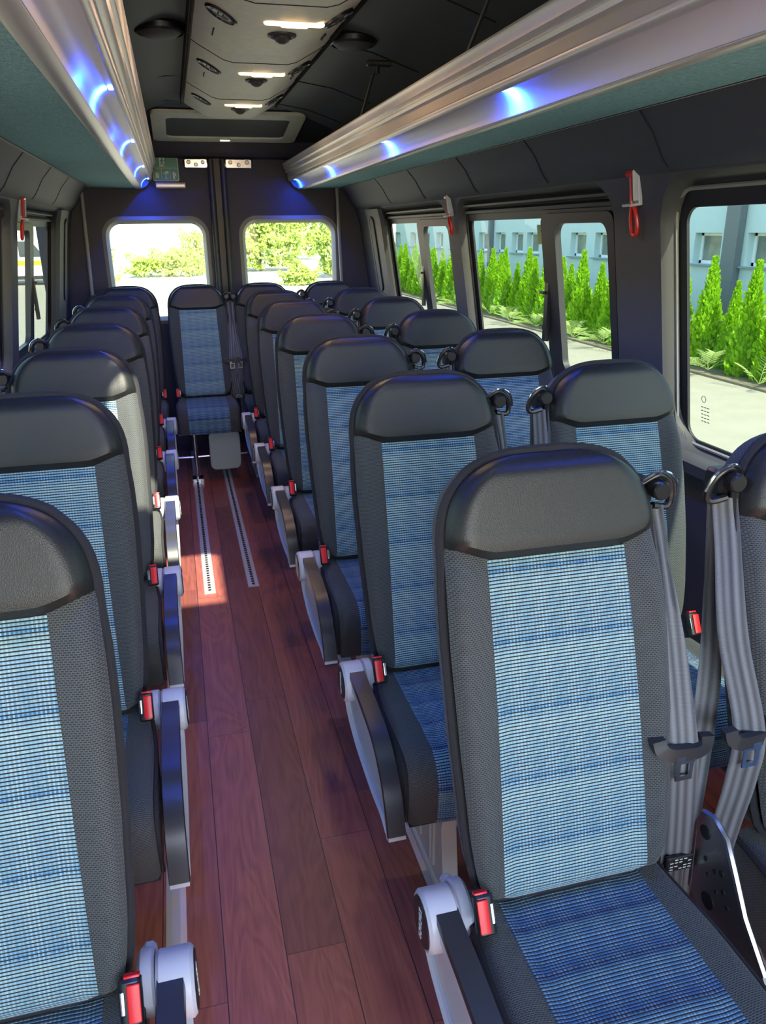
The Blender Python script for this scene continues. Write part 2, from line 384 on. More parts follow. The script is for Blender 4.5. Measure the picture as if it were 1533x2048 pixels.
def seat_meshes():
    D = {}
    # panel
    P, UV = [], []
    for j in range(37):
        v = j/36; row = []; ur = []
        for i in range(13):
            u = -1+2*i/12; x, h = solve(u, lambda X: v*hbx(X), 1)
            row.append(T(x, h, fdepth(x, h, False)+.001)); ur.append((x, h))
        P.append(row); UV.append(ur)
    D['panel'] = MB().grid(P, UV)
    mb = MB()
    for sgn in (-1, 1):
        P, UV = [], []
        for j in range(37):
            v = j/36; row = []; ur = []
            for i in range(9):
                u = sgn*(1+i/8); x, h = solve(u, lambda X: v*hbx(X), 2)
                row.append(T(x, h, fdepth(x, h, False))); ur.append((x, h))
            P.append(row); UV.append(ur)
        mb.grid(P, UV, flip=sgn < 0)
    D['bolster'] = mb
    P = []
    for j in range(19):
        v = j/18; v = 1-(1-v)**1.6; row = []
        for i in range(29):
            u = -1+2*i/28; u = math.sin(u*PI/2)*.5+u*.5
            hr = lambda X: hbx(X)+(HB-hbx(X))*v
            if v >= .9999: x, h = u*.02, HB
            else: x, h = solve(u, hr, 0)
            row.append(T(x, h, fdepth(x, h, True)))
        P.append(row)
    D['head'] = MB().grid(P)
    # outline
    hs = [0,.006,.012,.03,.06,.12,.2,.28,.36,.43,.51,.560]+[H0+(HB-H0)*(1-(1-k/12)**1.8) for k in range(1, 12)]
    right = [(Wd(h), h) for h in hs]
    ts = [(W0*math.cos(a)**(2/2.9), H0+(HB-H0)*math.sin(a)**(2/2.9)) for a in [PI/2*k/14 for k in range(1, 14)]]
    right = [(Wd(h), h) for h in hs[:12]] + ts
    outl = [(-.07, -.004), (.07, -.004)] + right + [(0, HB)] + [(-x, h) for x, h in reversed(right)]
    D['pipe'] = MB().tube([T(x*1.008, h+(.003 if h > .7 else 0), -.026) for x, h in outl], .0085, 7, closed=True)
    # back shell
    n = len(outl); lv = [(1.0, -.026), (1.01, -.045), (1.0, -.075), (.96, -.09), (.80, -.097), (.0, -.10)]
    vs = []
    for sc, f in lv:
        for x, h in outl: vs.append(T(x*sc, .36+(h-.36)*(sc if sc < 1 else 1), f))
    fs = [(j*n+i, j*n+(i+1) % n, (j+1)*n+(i+1) % n, (j+1)*n+i) for j in range(len(lv)-1) for i in range(n)]
    uv = [(q*.01, j*.02) for j in range(len(lv)) for q in range(n)]
    D['shell'] = MB().add(vs, fs, uv)
    # cushion
    cp = catmull([(-.04,.500),(-.15,.500),(-.30,.502),(-.385,.500),(-.425,.480),(-.440,.43),(-.436,.385),(-.428,.342)], 7)
    cp = [(p[0], p[1]) for p in [(q[0], q[1]) for q in cp]]
    s_ = [0]
    for i in range(1, len(cp)): s_.append(s_[-1]+math.dist(cp[i], cp[i-1]))
    tot = s_[-1]
    def cn(i):
        a, b = cp[max(i-1, 0)], cp[min(i+1, len(cp)-1)]; t = Vector((b[0]-a[0], b[1]-a[1])).normalized()
        return (-t[1]*-1 if False else t[1]*1, -t[0]*1) if False else (t[1], -t[0])
    def cW(s): return .178+.014*smooth(0,.2,s)
    def cpt(x, i, extra=0):
        W = cW(s_[i]); a = abs(x); d = min(W-a, tot-s_[i]+.012); q = max(0, min(1, d/.022)); rd = math.sqrt(max(0, 1-(1-q)**2))
        f = -.018*(1-rd) + .014*smooth(.10,.165,a)*(1-smooth(.33,.42,s_[i]))
        if a < .132: f += .009*abs(math.sin(PI*s_[i]/.078))**.6*(1-(a/.14)**4)
        nx, nz = cn(i); f += extra
        ny, nz2 = nx, nz
        if nz2 < 0 and i < 12: ny, nz2 = -ny, -nz2
        # outward = up at the rear, forward (-y) at the front
        o = Vector((ny, nz2)); 
        ref = Vector((cp[i][0]+.25, cp[i][1]-.30))
        if o.dot(Vector((cp[i][0]+.22, cp[i][1]-.36))) < 0: o = -o
        return (x, cp[i][0]+o[0]*f, cp[i][1]+o[1]*f)
    P, UV = [], []
    for i in range(len(cp)):
        P.append([cpt(-.130+.26*k/12, i, .0008) for k in range(13)]); UV.append([(-.13+.26*k/12, -s_[i]) for k in range(13)])
    D['cpanel'] = MB().grid(P, UV)
    mb = MB()
    for sgn in (-1, 1):
        P, UV = [], []
        for i in range(len(cp)):
            W = cW(s_[i]); P.append([cpt(sgn*(.130+(W-.130)*k/8), i) for k in range(9)]); UV.append([(sgn*(.13+(W-.13)*k/8), s_[i]) for k in range(9)])
        mb.grid(P, UV)
        # side wall
        P, UV = [], []
        for i in range(len(cp)):
            W = cW(s_[i]); p = cpt(sgn*W, i); low = min(p[2], .342)
            P.append([(sgn*(W+.004*math.sin(PI*k/4)), p[1], p[2]+(low-p[2])*k/4) for k in range(5)]); UV.append([(p[1]*1.0, p[2]+(low-p[2])*k/4) for k in range(5)])
        mb.grid(P, UV)
    mb.add([(-.178,-.04,.342),(.178,-.04,.342),(.19,-.428,.342),(-.19,-.428,.342),(-.178,-.04,.478),(.178,-.04,.478)], [(0,1,2,3),(0,4,5,1)])
    D['cbolster'] = mb
    for sgn in (-1, 1): D['cpipe%d' % sgn] = MB().tube([Vector(cpt(sgn*cW(s_[i]), i))+Vector((sgn*.002,0,0)) for i in range(0, len(cp), 2)], .0055, 6)
    return D
SM = seat_meshes()
SHARE = {}
def part(key, mb, name, mat, parent, **kw):
    if key in SHARE:
        o = bpy.data.objects.new(name, SHARE[key]); C.objects.link(o); o.parent = parent; return o
    o = mb().build(name, mat, parent, **kw); SHARE[key] = o.data; return o

ARMX = -.227
def arm_parts(t, m):
    mir = (m < 0)
    path = catmull([(ARMX,-.055,.535),(ARMX,-.12,.525),(ARMX,-.22,.520),(ARMX,-.33,.502),(ARMX,-.41,.445),(ARMX,-.455,.355)], 7)
    w = .021
    sec = lambda u: [(-w, -.004), (-w*.9, .006), (-w*.55, .0105), (w*.55, .0105), (w*.9, .006), (w, -.004), (w*.9,-.012), (-w*.9,-.012)]
    # silver body: hub + blade
    def body():
        mb = MB()
        mb.lathe((ARMX, -.069, .499), [(.001,-.034),(.045,-.034),(.050,-.029),(.050,.016),(.046,.021),(.001,.021)], 'x', 28)
        top = [(p[1], p[2]) for p in path]
        low = [(-.445,.362),(-.40,.372),(-.33,.366),(-.265,.366),(-.18,.372),(-.12,.385),(-.07,.405),(-.035,.43)]
        poly = [(-.03,.53)]+top+low
        # blade ring: thin recessed plate plus a raised rim
        mb.prism(poly, 0, ARMX-.010, ARMX+.012)
        rim = [Vector((ARMX-.014, p[0], p[1])) for p in catmull([(-.445,.356,0),(-.40,.366,0),(-.33,.361,0),(-.265,.362,0),(-.18,.368,0),(-.12,.381,0),(-.06,.405,0),(-.03,.44,0)], 4)]
        mb.tube(rim, .008, 6)
        mb.sweep([p-Vector((0,0,.010)) for p in path], [(-.019,-.012),(-.019,.012),(.019,.012),(.019,-.012)], (1,0,0))
        # hinge block beside the hub
        mb.lathe((ARMX, -.050, .492), [(.001,.024),(.043,.024),(.047,.028),(.047,.044),(.042,.049),(.001,.049)], 'x', 24)
        mb.rbox((ARMX+.036, -.012, .465), (.022, .07, .07), .012, 3, axis=0)
        return mb
    a = part(('armbody', m), body, 'armrest', M['silver'], t, mirror=mir)
    part(('armpad', m), lambda: MB().sweep(path[4:], sec, (1,0,0)), 'armrest_pad', M['pad'], a, mirror=mir)
    def cap():
        return MB().lathe((ARMX, -.069, .499), [(.001,-.0362),(.040,-.0362),(.042,-.034),(.042,-.033),(.001,-.033)], 'x', 26)
    c = part(('cap', m), cap, 'hub_cap', M['blackp'], a, mirror=mir)
    def marks():
        mb = MB(); x0, x1 = ARMX-.0372, ARMX-.0362
        # small upright white maker's mark read along the cap
        for k, w_ in enumerate((.010,.007,.009,.007,.008,.009)):
            zc = .499+.026-k*.0105
            mb.box(((x0+x1)/2, -.069, zc), (.001, .012, .0018)); mb.box(((x0+x1)/2, -.069+.005, zc-.003), (.001, .0018, .006))
            if k % 2 == 0: mb.box(((x0+x1)/2, -.069-.005, zc-.003), (.001, .0018, .006))
            else: mb.box(((x0+x1)/2, -.069, zc-.0045), (.001, .009, .0016))
        return mb
    part(('mark', m), marks, 'hub_lettering', M['white'], a, mirror=mir, smooth=False)
    part(('recess', m), lambda: MB().prism([(-.13,.40),(-.20,.388),(-.28,.384),(-.36,.388),(-.40,.405),(-.33,.455),(-.24,.478),(-.15,.475)], 0, ARMX-.0115, ARMX-.0095), 'armrest_recess', M['silverin'], a, mirror=mir, smooth=False)
def ribbon(P, W, side0, side1=None, n=7, th=.0012):
    P = catmull(P, n); N = len(P); mb = MB(); vs = []; uv = []; d = 0
    s0 = Vector(side0).normalized(); s1 = Vector(side1 or side0).normalized()
    rows = []; 
    for i, p in enumerate(P):
        t = i/(N-1); s = s0.lerp(s1, t).normalized(); w = interp(t, [k/(len(W)-1) for k in range(len(W))], W)
        if i: d += (P[i]-P[i-1]).length
        tan = (P[min(i+1,N-1)]-P[max(i-1,0)]).normalized(); nn = s.cross(tan).normalized()
        rows.append([(p+s*w*(k/6-.5)+nn*(.0016*math.sin(k*2.1)), (w*(k/6-.5), d), nn) for k in range(7)])
    mb.grid([[q[0] for q in r] for r in rows], [[q[1] for q in r] for r in rows])
    mb.grid([[q[0]+q[2]*th for q in r] for r in rows], [[q[1] for q in r] for r in rows])
    return mb
def belt_parts(t, m, dxl=.0):
    """belt on the +x side for m=1"""
    mir = m < 0
    def guide():
        mb = MB()
        mb.rbox((.186, .135, 1.135), (.035, .05, .05), .012, 3, axis=0)
        loop = [(.175,.105,1.158),(.200,.098,1.172),(.222,.10,1.158),(.232,.105,1.13),(.226,.105,1.112),(.196,.10,1.118)]
        mb.tube(catmull(loop, 5), .0065, 8)
        mb.lathe((.196, .085, 1.150), [(.001,-.012),(.014,-.012),(.0165,-.009),(.0165,.012),(.001,.012)], 'y', 16)
        return mb
    g = part(('guide', m), guide, 'belt_guide', M['blackp'], t, mirror=mir)
    part(('gchr', m), lambda: MB().tube(catmull([(.170,.100,1.160),(.198,.088,1.180),(.228,.092,1.165),(.240,.100,1.132)], 6), .0028, 6), 'guide_trim', M['chrome'], g, mirror=mir)
    dx = dxl
    A = [(.200,.10,1.118),(.205,.065,1.03),(.198+dx,.0,.90),(.190+dx,-.062,.755),(.196+dx,-.07,.66),(.206+dx,-.068,.57),(.214+dx,-.065,.49)]
    s = part(('strap', m, dxl), lambda: ribbon(A, ([.030,.022,.044,.060,.058,.054,.052] if not dx else [.042,.044,.050,.052,.050,.046,.046]), (1,-.25,0) if not dx else (1,.65,0)), 'belt_strap', M['web'], t, mirror=mir)
    B = [(.212,.112,1.115),(.214,.085,.97),(.208+dx,.03,.80),(.232+dx,.0,.62),(.248+dx,-.02,.48),(.250+dx,-.03,.36)]
    part(('strap2', m, dxl), lambda: ribbon(B, [.022,.024,.040,.044,.040,.036], (.9,-.2,0) if not dx else (1,.6,0), (.9,-.1,0) if not dx else (1,.6,0)), 'belt_strap', M['web'], t, mirror=mir)
    def tongue():
        mb = MB(); x0 = .190+dx
        P = [(x0-.044,-.060,.768),(x0-.040,-.067,.752),(x0-.022,-.071,.744),(x0+.022,-.073,.742),(x0+.040,-.070,.750),(x0+.044,-.066,.766)]
        mb.sweep(catmull(P, 4), [(-.007,-.012),(.007,-.012),(.007,.012),(-.007,.012)], (0,1,0))
        return mb
    tg = part(('tongue', m, dxl), tongue, 'belt_tongue', M['darkp'], s, mirror=mir, bevel=0)
    def blade():
        mb = MB(); x0 = .192+dx; y = -.078; th = .003
        for cx, cz, w, h in ((x0-.012,.714,.007,.045),(x0+.012,.714,.007,.045),(x0,.696,.031,.009),(x0,.732,.034,.014)):
            mb.box((cx, y, cz), (w, th, h))
        return mb
    part(('tblade', m, dxl), blade, 'tongue_blade', M['chrome'], s, mirror=mir, smooth=False)
    def label():
        mb = MB(); mb.rbox((.216+dx,-.070,.502), (.054,.010,.034), .005, 3, axis=0); return mb
    part(('label', m, dxl), label, 'belt_label', M['blackp'], s, mirror=mir)
    def lt():
        mb = MB()
        for k, zc in enumerate((.513,.507,.499,.493)):
            for q in range(5):
                if (k+q) % 4: mb.box((.216+dx-.018+q*.009, -.0756, zc), (.006,.0006,.0016))
        return mb
    part(('labtxt', m, dxl), lt, 'label_print', M['white'], s, mirror=mir, smooth=False)
def buckle_parts(t, m):
    mir = m < 0
    R = Matrix.Rotation(math.radians(-28), 3, 'X')
    def bk():
        mb = MB(); mb.rbox((-.176,-.125,.552), (.032,.022,.062), .007, 3, axis=2, R=R)
        mb.tube([(-.176,-.11,.50),(-.176,-.07,.44)], .010, 8)
        return mb
    b = part(('buckle', m), bk, 'belt_buckle', M['blackp'], t, mirror=mir)
    def btn():
        mb = MB(); c = Vector((-.181,-.125,.552)) + R @ Vector((0,-.0125,.0)); mb.rbox(c, (.018,.005,.050), .002, 2, axis=2, R=R)
        c = Vector((-.179,-.125,.552)) + R @ Vector((0,-.0,.0325)); mb.rbox(c, (.022,.014,.004), .002, 2, axis=2, R=R); return mb
    part(('btn', m), btn, 'release_button', M['red'], b, mirror=mir)
    def slot():
        mb = MB(); c = Vector((-.1655,-.125,.552)) + R @ Vector((0,-.0118,.002)); mb.rbox(c, (.006,.003,.030), .001, 2, axis=2, R=R); return mb
    part(('slot', m), slot, 'buckle_slot', M['chrome'], b, mirror=mir)
def leg_parts(t, m, window=False):
    mir = m < 0
    def leg(xc):
        mb = MB()
        prof = [(-.30,.0),(-.335,.03),(-.31,.20),(-.35,.34),(-.06,.34),(-.10,.20),(-.09,.0)]
        mb.prism(prof, 0, xc-.020, xc+.020)
        for y in (-.26,-.235,-.15): mb.tube([(xc-.021,y,.05),(xc-.021,y,.31)], .0055, 6)
        mb.rbox((xc, -.20, .012), (.055, .34, .022), .008, 3, axis=1)
        return mb
    xs = (-.055, .135)
    for k, xc in enumerate(xs):
        part(('leg', m, k), lambda: leg(xc), 'leg', M['cream'], t, mirror=mir, bevel=.006)
    part(('beam', m), lambda: MB().tube([(-.17,-.15,.325),(.17,-.15,.325)], .016, 10).tube([(-.17,-.33,.327),(.17,-.33,.327)], .014, 10), 'seat_frame', M['steel'], t, mirror=mir)
def bracket(t, m):
    mir = m < 0
    def br():
        mb = MB(); poly = [(-.07,.44),(-.062,.575),(-.075,.608),(-.10,.615),(-.135,.600),(-.165,.555),(-.20,.50),(-.26,.44),(-.30,.40),(-.16,.38)]
        mb.prism(poly, 0, -.292, -.284)
        mb.tube([(-.288, p[0], p[1]) for p in poly[:8]], .006, 6)
        return mb
    b = part(('brk', m), br, 'recliner_bracket', M['steel'], t, mirror=mir)
    for hk, (y, z, r) in enumerate( ((-.088,.577,.013),(-.10,.53,.005),(-.125,.525,.005),(-.11,.505,.004),(-.14,.535,.006),(-.15,.505,.005),(-.135,.49,.004),(-.12,.455,.016),(-.165,.485,.004))):
        part(('brkh', m, hk), lambda: MB().lathe((-.2925, y, z), [(.0005,-.001),(r,-.001),(r,.001),(.0005,.001)], 'x', 12), 'bracket_hole', M['rubber'], b, mirror=mir)
def make_seat(m, arm=True, belt=True, dxl=0., brk=False, legs=True, both=False):
    t = empty('passenger_seat', (0,0,0)); mir = m < 0
    bk = part('shell', lambda: SM['shell'], 'backrest', M['mesh'], t)
    part('bol', lambda: SM['bolster'], 'side_bolster', M['mesh'], bk)
    part('pan', lambda: SM['panel'], 'backrest_panel', M['rib'], bk)
    part('pip', lambda: SM['pipe'], 'piping', M['piping'], bk)
    part('head', lambda: SM['head'], 'headrest', M['leather'], t)
    cu = part('cbol', lambda: SM['cbolster'], 'seat_cushion', M['mesh'], t)
    part('cpan', lambda: SM['cpanel'], 'cushion_panel', M['ribseat'], cu)
    part('cpip1', lambda: SM['cpipe1'], 'piping', M['piping'], cu); part('cpip-1', lambda: SM['cpipe-1'], 'piping', M['piping'], cu)
    if legs: leg_parts(t, m)
    if arm: arm_parts(t, m)
    if belt: belt_parts(t, m, dxl); buckle_parts(t, m)
    if brk: bracket(t, -m)
    return t
def dup_or(first, used, i):
    return first if i == 0 else copy_tree(first)
PITCH = .73
XR, XW, XL = .668, 1.188, -.232
ordn = ['nearest the camera', 'second from the camera', 'third from the camera', 'fourth from the camera', 'fifth from the camera', 'sixth from the camera']
p = make_seat(1)
for i in range(6):
    o = p if i == 0 else copy_tree(p)
    o.location = (XR-(.018 if i == 0 else 0), .972+PITCH*i, 0)
    tag(o, 'blue-centred aisle seat on the right of the gangway, '+ordn[i], 'seat', 'aisle seats right of the gangway')
p = make_seat(-1, arm=False, dxl=.025, brk=False)
bracket(p, 1)
for i in range(6):
    o = p if i == 0 else copy_tree(p)
    o.location = (XW, .972+PITCH*i, 0)
    tag(o, 'blue-centred window seat along the right wall, '+ordn[i], 'seat', 'window seats along the right wall')
p = make_seat(-1)
for i in range(6):
    o = p if i == 0 else copy_tree(p)
    o.location = (XL, .965+PITCH*i, 0)
    tag(o, 'single blue-centred seat left of the gangway, '+ordn[i], 'seat', 'single seats left of the gangway')
# rear row
def rear(x, m, lab, legs=True, y=5.36):
    t = make_seat(m, arm=False, legs=legs); t.location = (x, y, 0)
    tag(t, lab, 'seat', 'seats of the rear row'); return t
rear(-.215, -1, 'rear row seat in the left corner below the left rear window')
cs = rear(.228, 1, 'rear row folding seat facing straight down the gangway', legs=False)
rear(.665, -1, 'rear row seat behind the right aisle seats, right of the door seam')
rear(1.135, -1, 'rear row seat in the far right corner')
# folding-seat leg and the grey panel hanging below it
MB().tube([(-.105,-.30,.34),(-.105,-.30,.02)], .015, 10).box((-.105,-.30,.011), (.07,.09,.018)).tube([(-.20,-.38,.338),(.20,-.38,.338)], .008, 8).build('leg', M['chrome'], cs)
MB().rbox((.085,-.36,.21), (.20,.014,.26), .04, 5, axis=1).build('hanging_panel', M['clearplastic'], cs)
MB().tube([(-.22,-.26,.15),(.24,-.26,.15)], .008, 8).tube([(-.105,-.30,.15),(-.105,-.22,.15)], .012, 8).build('cross_rod', M['chrome'], cs)

# ------------------------------------------------------------------ bus shell
CXB = .4575; Y0, Y1 = -1.7, 5.98
def wallx(z):   # offset of the inner lining from the centre line
    return interp(z, [0,.4,.9,1.0,1.61,1.72,1.80,1.86,2.3], [1.12,1.135,1.125,1.105,1.015,.985,.925,.865,.84])
def WX(z, s, off=0): return CXB + s*(wallx(z)+off)
# floor
fl = MB().box(((WX(0,1)+WX(0,-1))/2, (Y0+Y1)/2, -.02), (2.4, Y1-Y0, .04)).build('floor', M['wood'], None, smooth=False); struct(fl)
# side walls built from window cells
wins = [(-.35, 2.045, .935, 1.64, 'big'), (2.42, 3.755, .975, 1.64, 'slide'), (4.03, 5.26, .975, 1.64, 'slide2')]
def rring(y0, y1, z0, z1, r, n=8):
    out = []
    for q, (cy, cz) in enumerate(((y1-r, z1-r), (y0+r, z1-r), (y0+r, z0+r), (y1-r, z0+r))):
        for k in range(n+1):
            a = PI/2*(q+k/n); out.append((cy+r*math.cos(a), cz+r*math.sin(a)))
    return out
def rrect_outer(ring, y0, y1, z0, z1):
    cy, cz = (y0+y1)/2, (z0+z1)/2; out = []
    rs = [(y, z) for y, z in ring]
    Y = [p[0] for p in rs]; Z = [p[1] for p in rs]; a0, a1, b0, b1 = min(Y), max(Y), min(Z), max(Z)
    n = len(rs)//4; res = []
    for q in range(4):
        seg = rs[q*n:(q+1)*n]
        for k, (y, z) in enumerate(seg):
            t = k/(n-1)
            # corner path: first half slides along the side, second half along the top
            corner = ((y1, z1), (y0, z1), (y0, z0), (y1, z0))[q]
            if q == 0: s_, e_ = (y1, seg[0][1]), (seg[-1][0], z1)
            elif q == 1: s_, e_ = (seg[0][0], z1), (y0, seg[-1][1])
            elif q == 2: s_, e_ = (y0, seg[0][1]), (seg[-1][0], z0)
            else: s_, e_ = (seg[0][0], z0), (y1, seg[-1][1])
            P = (s_[0]+(corner[0]-s_[0])*t*2, s_[1]+(corner[1]-s_[1])*t*2) if t <= .5 else (corner[0]+(e_[0]-corner[0])*(t-.5)*2, corner[1]+(e_[1]-corner[1])*(t-.5)*2)
            res.append(P)
    return res
def side_wall(s):
    nm = 'right' if s > 0 else 'left'
    mb = MB()
    zs_low = [0,.2,.4,.6,.8,.9]; zs_hi = [1.74,1.77,1.80,1.83,1.86,2.0,2.3]
    for zs in (zs_low, zs_hi): mb.grid([[(WX(z,s), y, z) for y in (Y0, 0, 2, 4, Y1)] for z in zs])
        # plain strips between the cells
    bounds = [(-.45, 2.22), (2.22, 3.85), (3.85, 5.33)]
    for a, b in ((Y0, -.45), (5.33, Y1)):
        mb.grid([[(WX(z,s), y, z) for y in (a, (a+b)/2, b)] for z in (.9,1.0,1.3,1.61,1.72,1.74)])
    frames = []
    for (c0, c1), (w0, w1, z0, z1, kd) in zip(bounds, wins):
        o0, o1, oz0, oz1 = w0-.065, w1+.055, z0-.035, z1+.055
        ring = rring(o0, o1, oz0, oz1, .11 if kd != 'big' else .13)
        outer = rrect_outer(ring, c0, c1, .9, 1.74)
        n = len(ring); lv = 5; P = []
        for k in range(lv):
            t = k/(lv-1); P.append([(a[0]+(b[0]-a[0])*t, a[1]+(b[1]-a[1])*t) for a, b in zip(outer, ring)])
        P = [r+[r[0]] for r in P]
        mb.grid([[(WX(z,s), y, z) for y, z in r] for r in P])
        frames.append((ring, kd, w0, w1, z0, z1))
    w = mb.build('wall_'+nm, M['lining'], None); struct(w)
    # reveals: smooth lip running outward
    mb = MB()
    for ring, kd, w0, w1, z0, z1 in frames:
        cy = (w0+w1)/2; cz = (z0+z1)/2; r2 = ring+[ring[0]]; rows = []
        for off, sh in ((0,0),(.005,.003),(.013,.009),(.030,.014),(.050,.020)):
            row = []
            for y, z in r2:
                dy, dz = cy-y, cz-z; hw = (w1-w0)/2+.07; hz = (z1-z0)/2+.04
                row.append((WX(z,s,off), y+math.copysign(sh, dy)*min(1, abs(dy)/hw*1.5), z+math.copysign(sh, dz)*min(1, abs(dz)/hz*1.5)))
            rows.append(row)
        mb.grid(rows)
    o = mb.build('trim_'+('1' if s > 0 else '2'), M['beige'], None); struct(o)
    # outer skin so nothing leaks around the glass
    return frames
def ring_grid(mb, A, B, s, oA, oB):
    A2, B2 = A+[A[0]], B+[B[0]]
    mb.grid([[(WX(z,s,oA), y, z) for y, z in A2], [(WX(z,s,oB), y, z) for y, z in B2]])
def window(s, ring, kd, w0, w1, z0, z1, idx):
    t = empty('window_%d' % idx, (0,0,0)); struct(t)
    mb = MB()
    inner = rring(w0, w1, z0, z1-.03, .045); rr = rring(w0-.055, w1+.055, z0-.02, z1+.04, .10)
    # black rubber surround: from lip to the glass
    ring_grid(mb, rr, inner, s, .046, .049); ring_grid(mb, inner, inner, s, .049, .058)
    mb.build('window_gasket', M['rubber'], t)
    mb = MB(); P = rring(w0-.035, w1+.035, z0-.012, z1+.018, .08)
    mb.tube([(WX(z,s,.040), y, z) for y, z in P], .006, 6, closed=True); mb.build('window_seal', M['bezel'] if kd == 'big' else M['rubber'], t)
    # pane
    mb = MB(); N = 6
    mb.grid([[(WX(z,s,.060), y, z) for y in (w0-.03, (w0+w1)/2, w1+.03)] for z in [z0-.03+(z1-z0+.05)*k/N for k in range(N+1)]])
    mb.build('window_pane', M['glassR'], t)
    if kd != 'big':
        zt = z1-.03
        # top track with curved retaining rail
        mb = MB()
        for k, (zz, off) in enumerate(((z1-.005,.034),(z1+.022,.026))):
            mb.tube([(WX(zz,s,off), y, zz) for y in np.linspace(w0-.03, w1+.03, 8)], .009 if k else .012, 6)
        mb.grid([[(WX(zz,s,.040), y, zz) for y in np.linspace(w0-.02, w1+.02, 6)] for zz in (z1-.045, z1-.01)])
        mb.build('window_track', M['darkp'], t)
        if kd == 'slide': a, b = w0-.01, w0+.42
        else: a, b = w0-.01, w0+.47
        # sliding sash around the nearer pane
        outr = rring(a-.0, b+.115, z0+.0, zt-.0, .04); inr = rring(a+.045, b, z0+.045, zt-.035, .045)
        mb = MB(); ring_grid(mb, outr, inr, s, .030, .030); ring_grid(mb, outr, outr, s, .030, .052); ring_grid(mb, inr, inr, s, .030, .056)
        sh = mb.build('sliding_sash', M['darkp'], t)
        mb = MB(); yb = b+.095
        for zc in (z0+.20, z0+.34): mb.box((WX(zc,s,.020), yb+.025, zc), (.012,.035,.012))
        mb.box((WX(z0+.27,s,.022), yb, z0+.27), (.016,.030,.24))
        mb.build('sash_latch', M['blackp'], sh, smooth=False)
    return t
idx = 1
WOBJ = {}
for s in (1, -1):
    for k, (ring, kd, w0, w1, z0, z1) in enumerate(side_wall(s)):
        WOBJ[(s, k)] = window(s, ring, kd, w0, w1, z0, z1, idx); idx += 1
    nm = 'right' if s > 0 else 'left'
    # sill ledge and heating duct below the windows
    mb = MB(); mb.sweep([(WX(.9,s,-.0), Y0+.1, .885), (WX(.9,s,0), Y1-.1, .885)], [(-.05*s,-.02),(-.05*s,.012),(-.035*s,.022),(.02*s,.022),(.02*s,-.02)], (1,0,0))
    o = mb.build('trim_'+('3' if s > 0 else '4'), M['beige'], None); struct(o)
    # header roll above the windows
    mb = MB()
    rows = []
    for z, off in ((1.70,0),(1.712,-.012),(1.73,-.020),(1.76,-.016),(1.80,-.010),(1.86,-.004)):
        rows.append([(WX(z,s,off), y, z) for y in np.linspace(Y0+.05, Y1-.05, 16)])
    mb.grid(rows); o = mb.build('trim_'+('5' if s > 0 else '6'), M['lining'], None); struct(o)
    # panel seams in the header
    mb = MB()
    for y in (1.25, 2.02, 2.75, 3.45, 4.20, 4.9):
        mb.tube([(WX(z,s,off-.001), y, z) for z, off in ((1.712,-.012),(1.73,-.020),(1.76,-.016),(1.80,-.010),(1.86,-.004))], .0022, 5)
    o = mb.build('trim_'+('7' if s > 0 else '8'), M['seam'], None); struct(o)
    # rear corner post with air vent
    mb = MB(); P = []
    for y, off in ((5.23,0),(5.25,-.022),(5.42,-.030),(5.60,-.022),(5.62,0)):
        P.append([(WX(z,s,off), y, z) for z in (.95,1.2,1.45,1.62,1.69)])
    mb.grid(P)
    o = mb.build('trim_'+('9' if s > 0 else '10'), M['beige'], None); struct(o)
    v = empty('air_vent', (WX(1.4,s,-.034), 5.45, 1.40))
    tag(v, ('right' if s > 0 else 'left')+'-hand tall narrow vent panel between last side window and rear door', 'vent', 'corner vent panels')
    rg = rring(-.055,.055,-.24,.24,.04)
    f = MB(); f.add([(0.10*0 + (WX(1.4+z,s)-WX(1.4,s)), y, z) for y, z in rg], [tuple(range(len(rg)))]); f.build('vent_panel', M['mirrorgrey'], v, smooth=False)
    f = MB(); f.tube([((WX(1.4+z,s)-WX(1.4,s)), y, z) for y, z in rg], .005, 6, closed=True); f.build('vent_frame', M['darkp'], v)

# ceiling
def ceilz(x):
    a = abs(x-CXB); return interp(a, [0,.3,.5,.7,.85,1.0], [2.275,2.265,2.235,2.17,2.09,1.98])
HX0, HX1, HY0, HY1 = .15, .77, .62, 1.33
xs = [CXB-1.0, CXB-.85, CXB-.7, HX0, HX1, CXB+.5, CXB+.7, CXB+.85, CXB+1.0]
ys = [Y0, -.5, HY0, HY1, 2.0, 3.0, 4.0, 5.0, Y1+.1]
mb = MB(); vs = [(x, y, ceilz(x)) for y in ys for x in xs]; fs = []
for j in range(len(ys)-1):
    for i in range(len(xs)-1):
        if ys[j] == HY0 and xs[i] == HX0: continue
        fs.append((j*len(xs)+i, j*len(xs)+i+1, (j+1)*len(xs)+i+1, (j+1)*len(xs)+i))
mb.add(vs, fs)
# rounded corners of the hatch
def corner_fill(x, y, sx, sy, r=.10):
    pts = [(x, y)]+[(x+sx*(r-r*math.sin(a)), y+sy*(r-r*math.cos(a))) for a in [PI/2*k/6 for k in range(7)]]
    return [(px, py, 2.262) for px, py in pts]
for x, y, sx, sy in ((HX0,HY0,1,1),(HX1,HY0,-1,1),(HX0,HY1,1,-1),(HX1,HY1,-1,-1)):
    pts = corner_fill(x, y, sx, sy); mb.add(pts, [tuple(range(len(pts)))])
ce = mb.build('ceiling', M['ceil'], None); struct(ce)
mb = MB()
for y in (2.62, 3.45, 4.30, 5.05): mb.tube([(x, y, ceilz(x)-.001) for x in np.linspace(CXB-.7, CXB+.7, 15)], .003, 5)
o = mb.build('trim_11', M['seam'], None); struct(o)
hatch = empty('window_7', (0,0,0)); struct(hatch)
mb = MB(); rg = rring(HX0+.0, HX1-.0, HY0, HY1, .10)
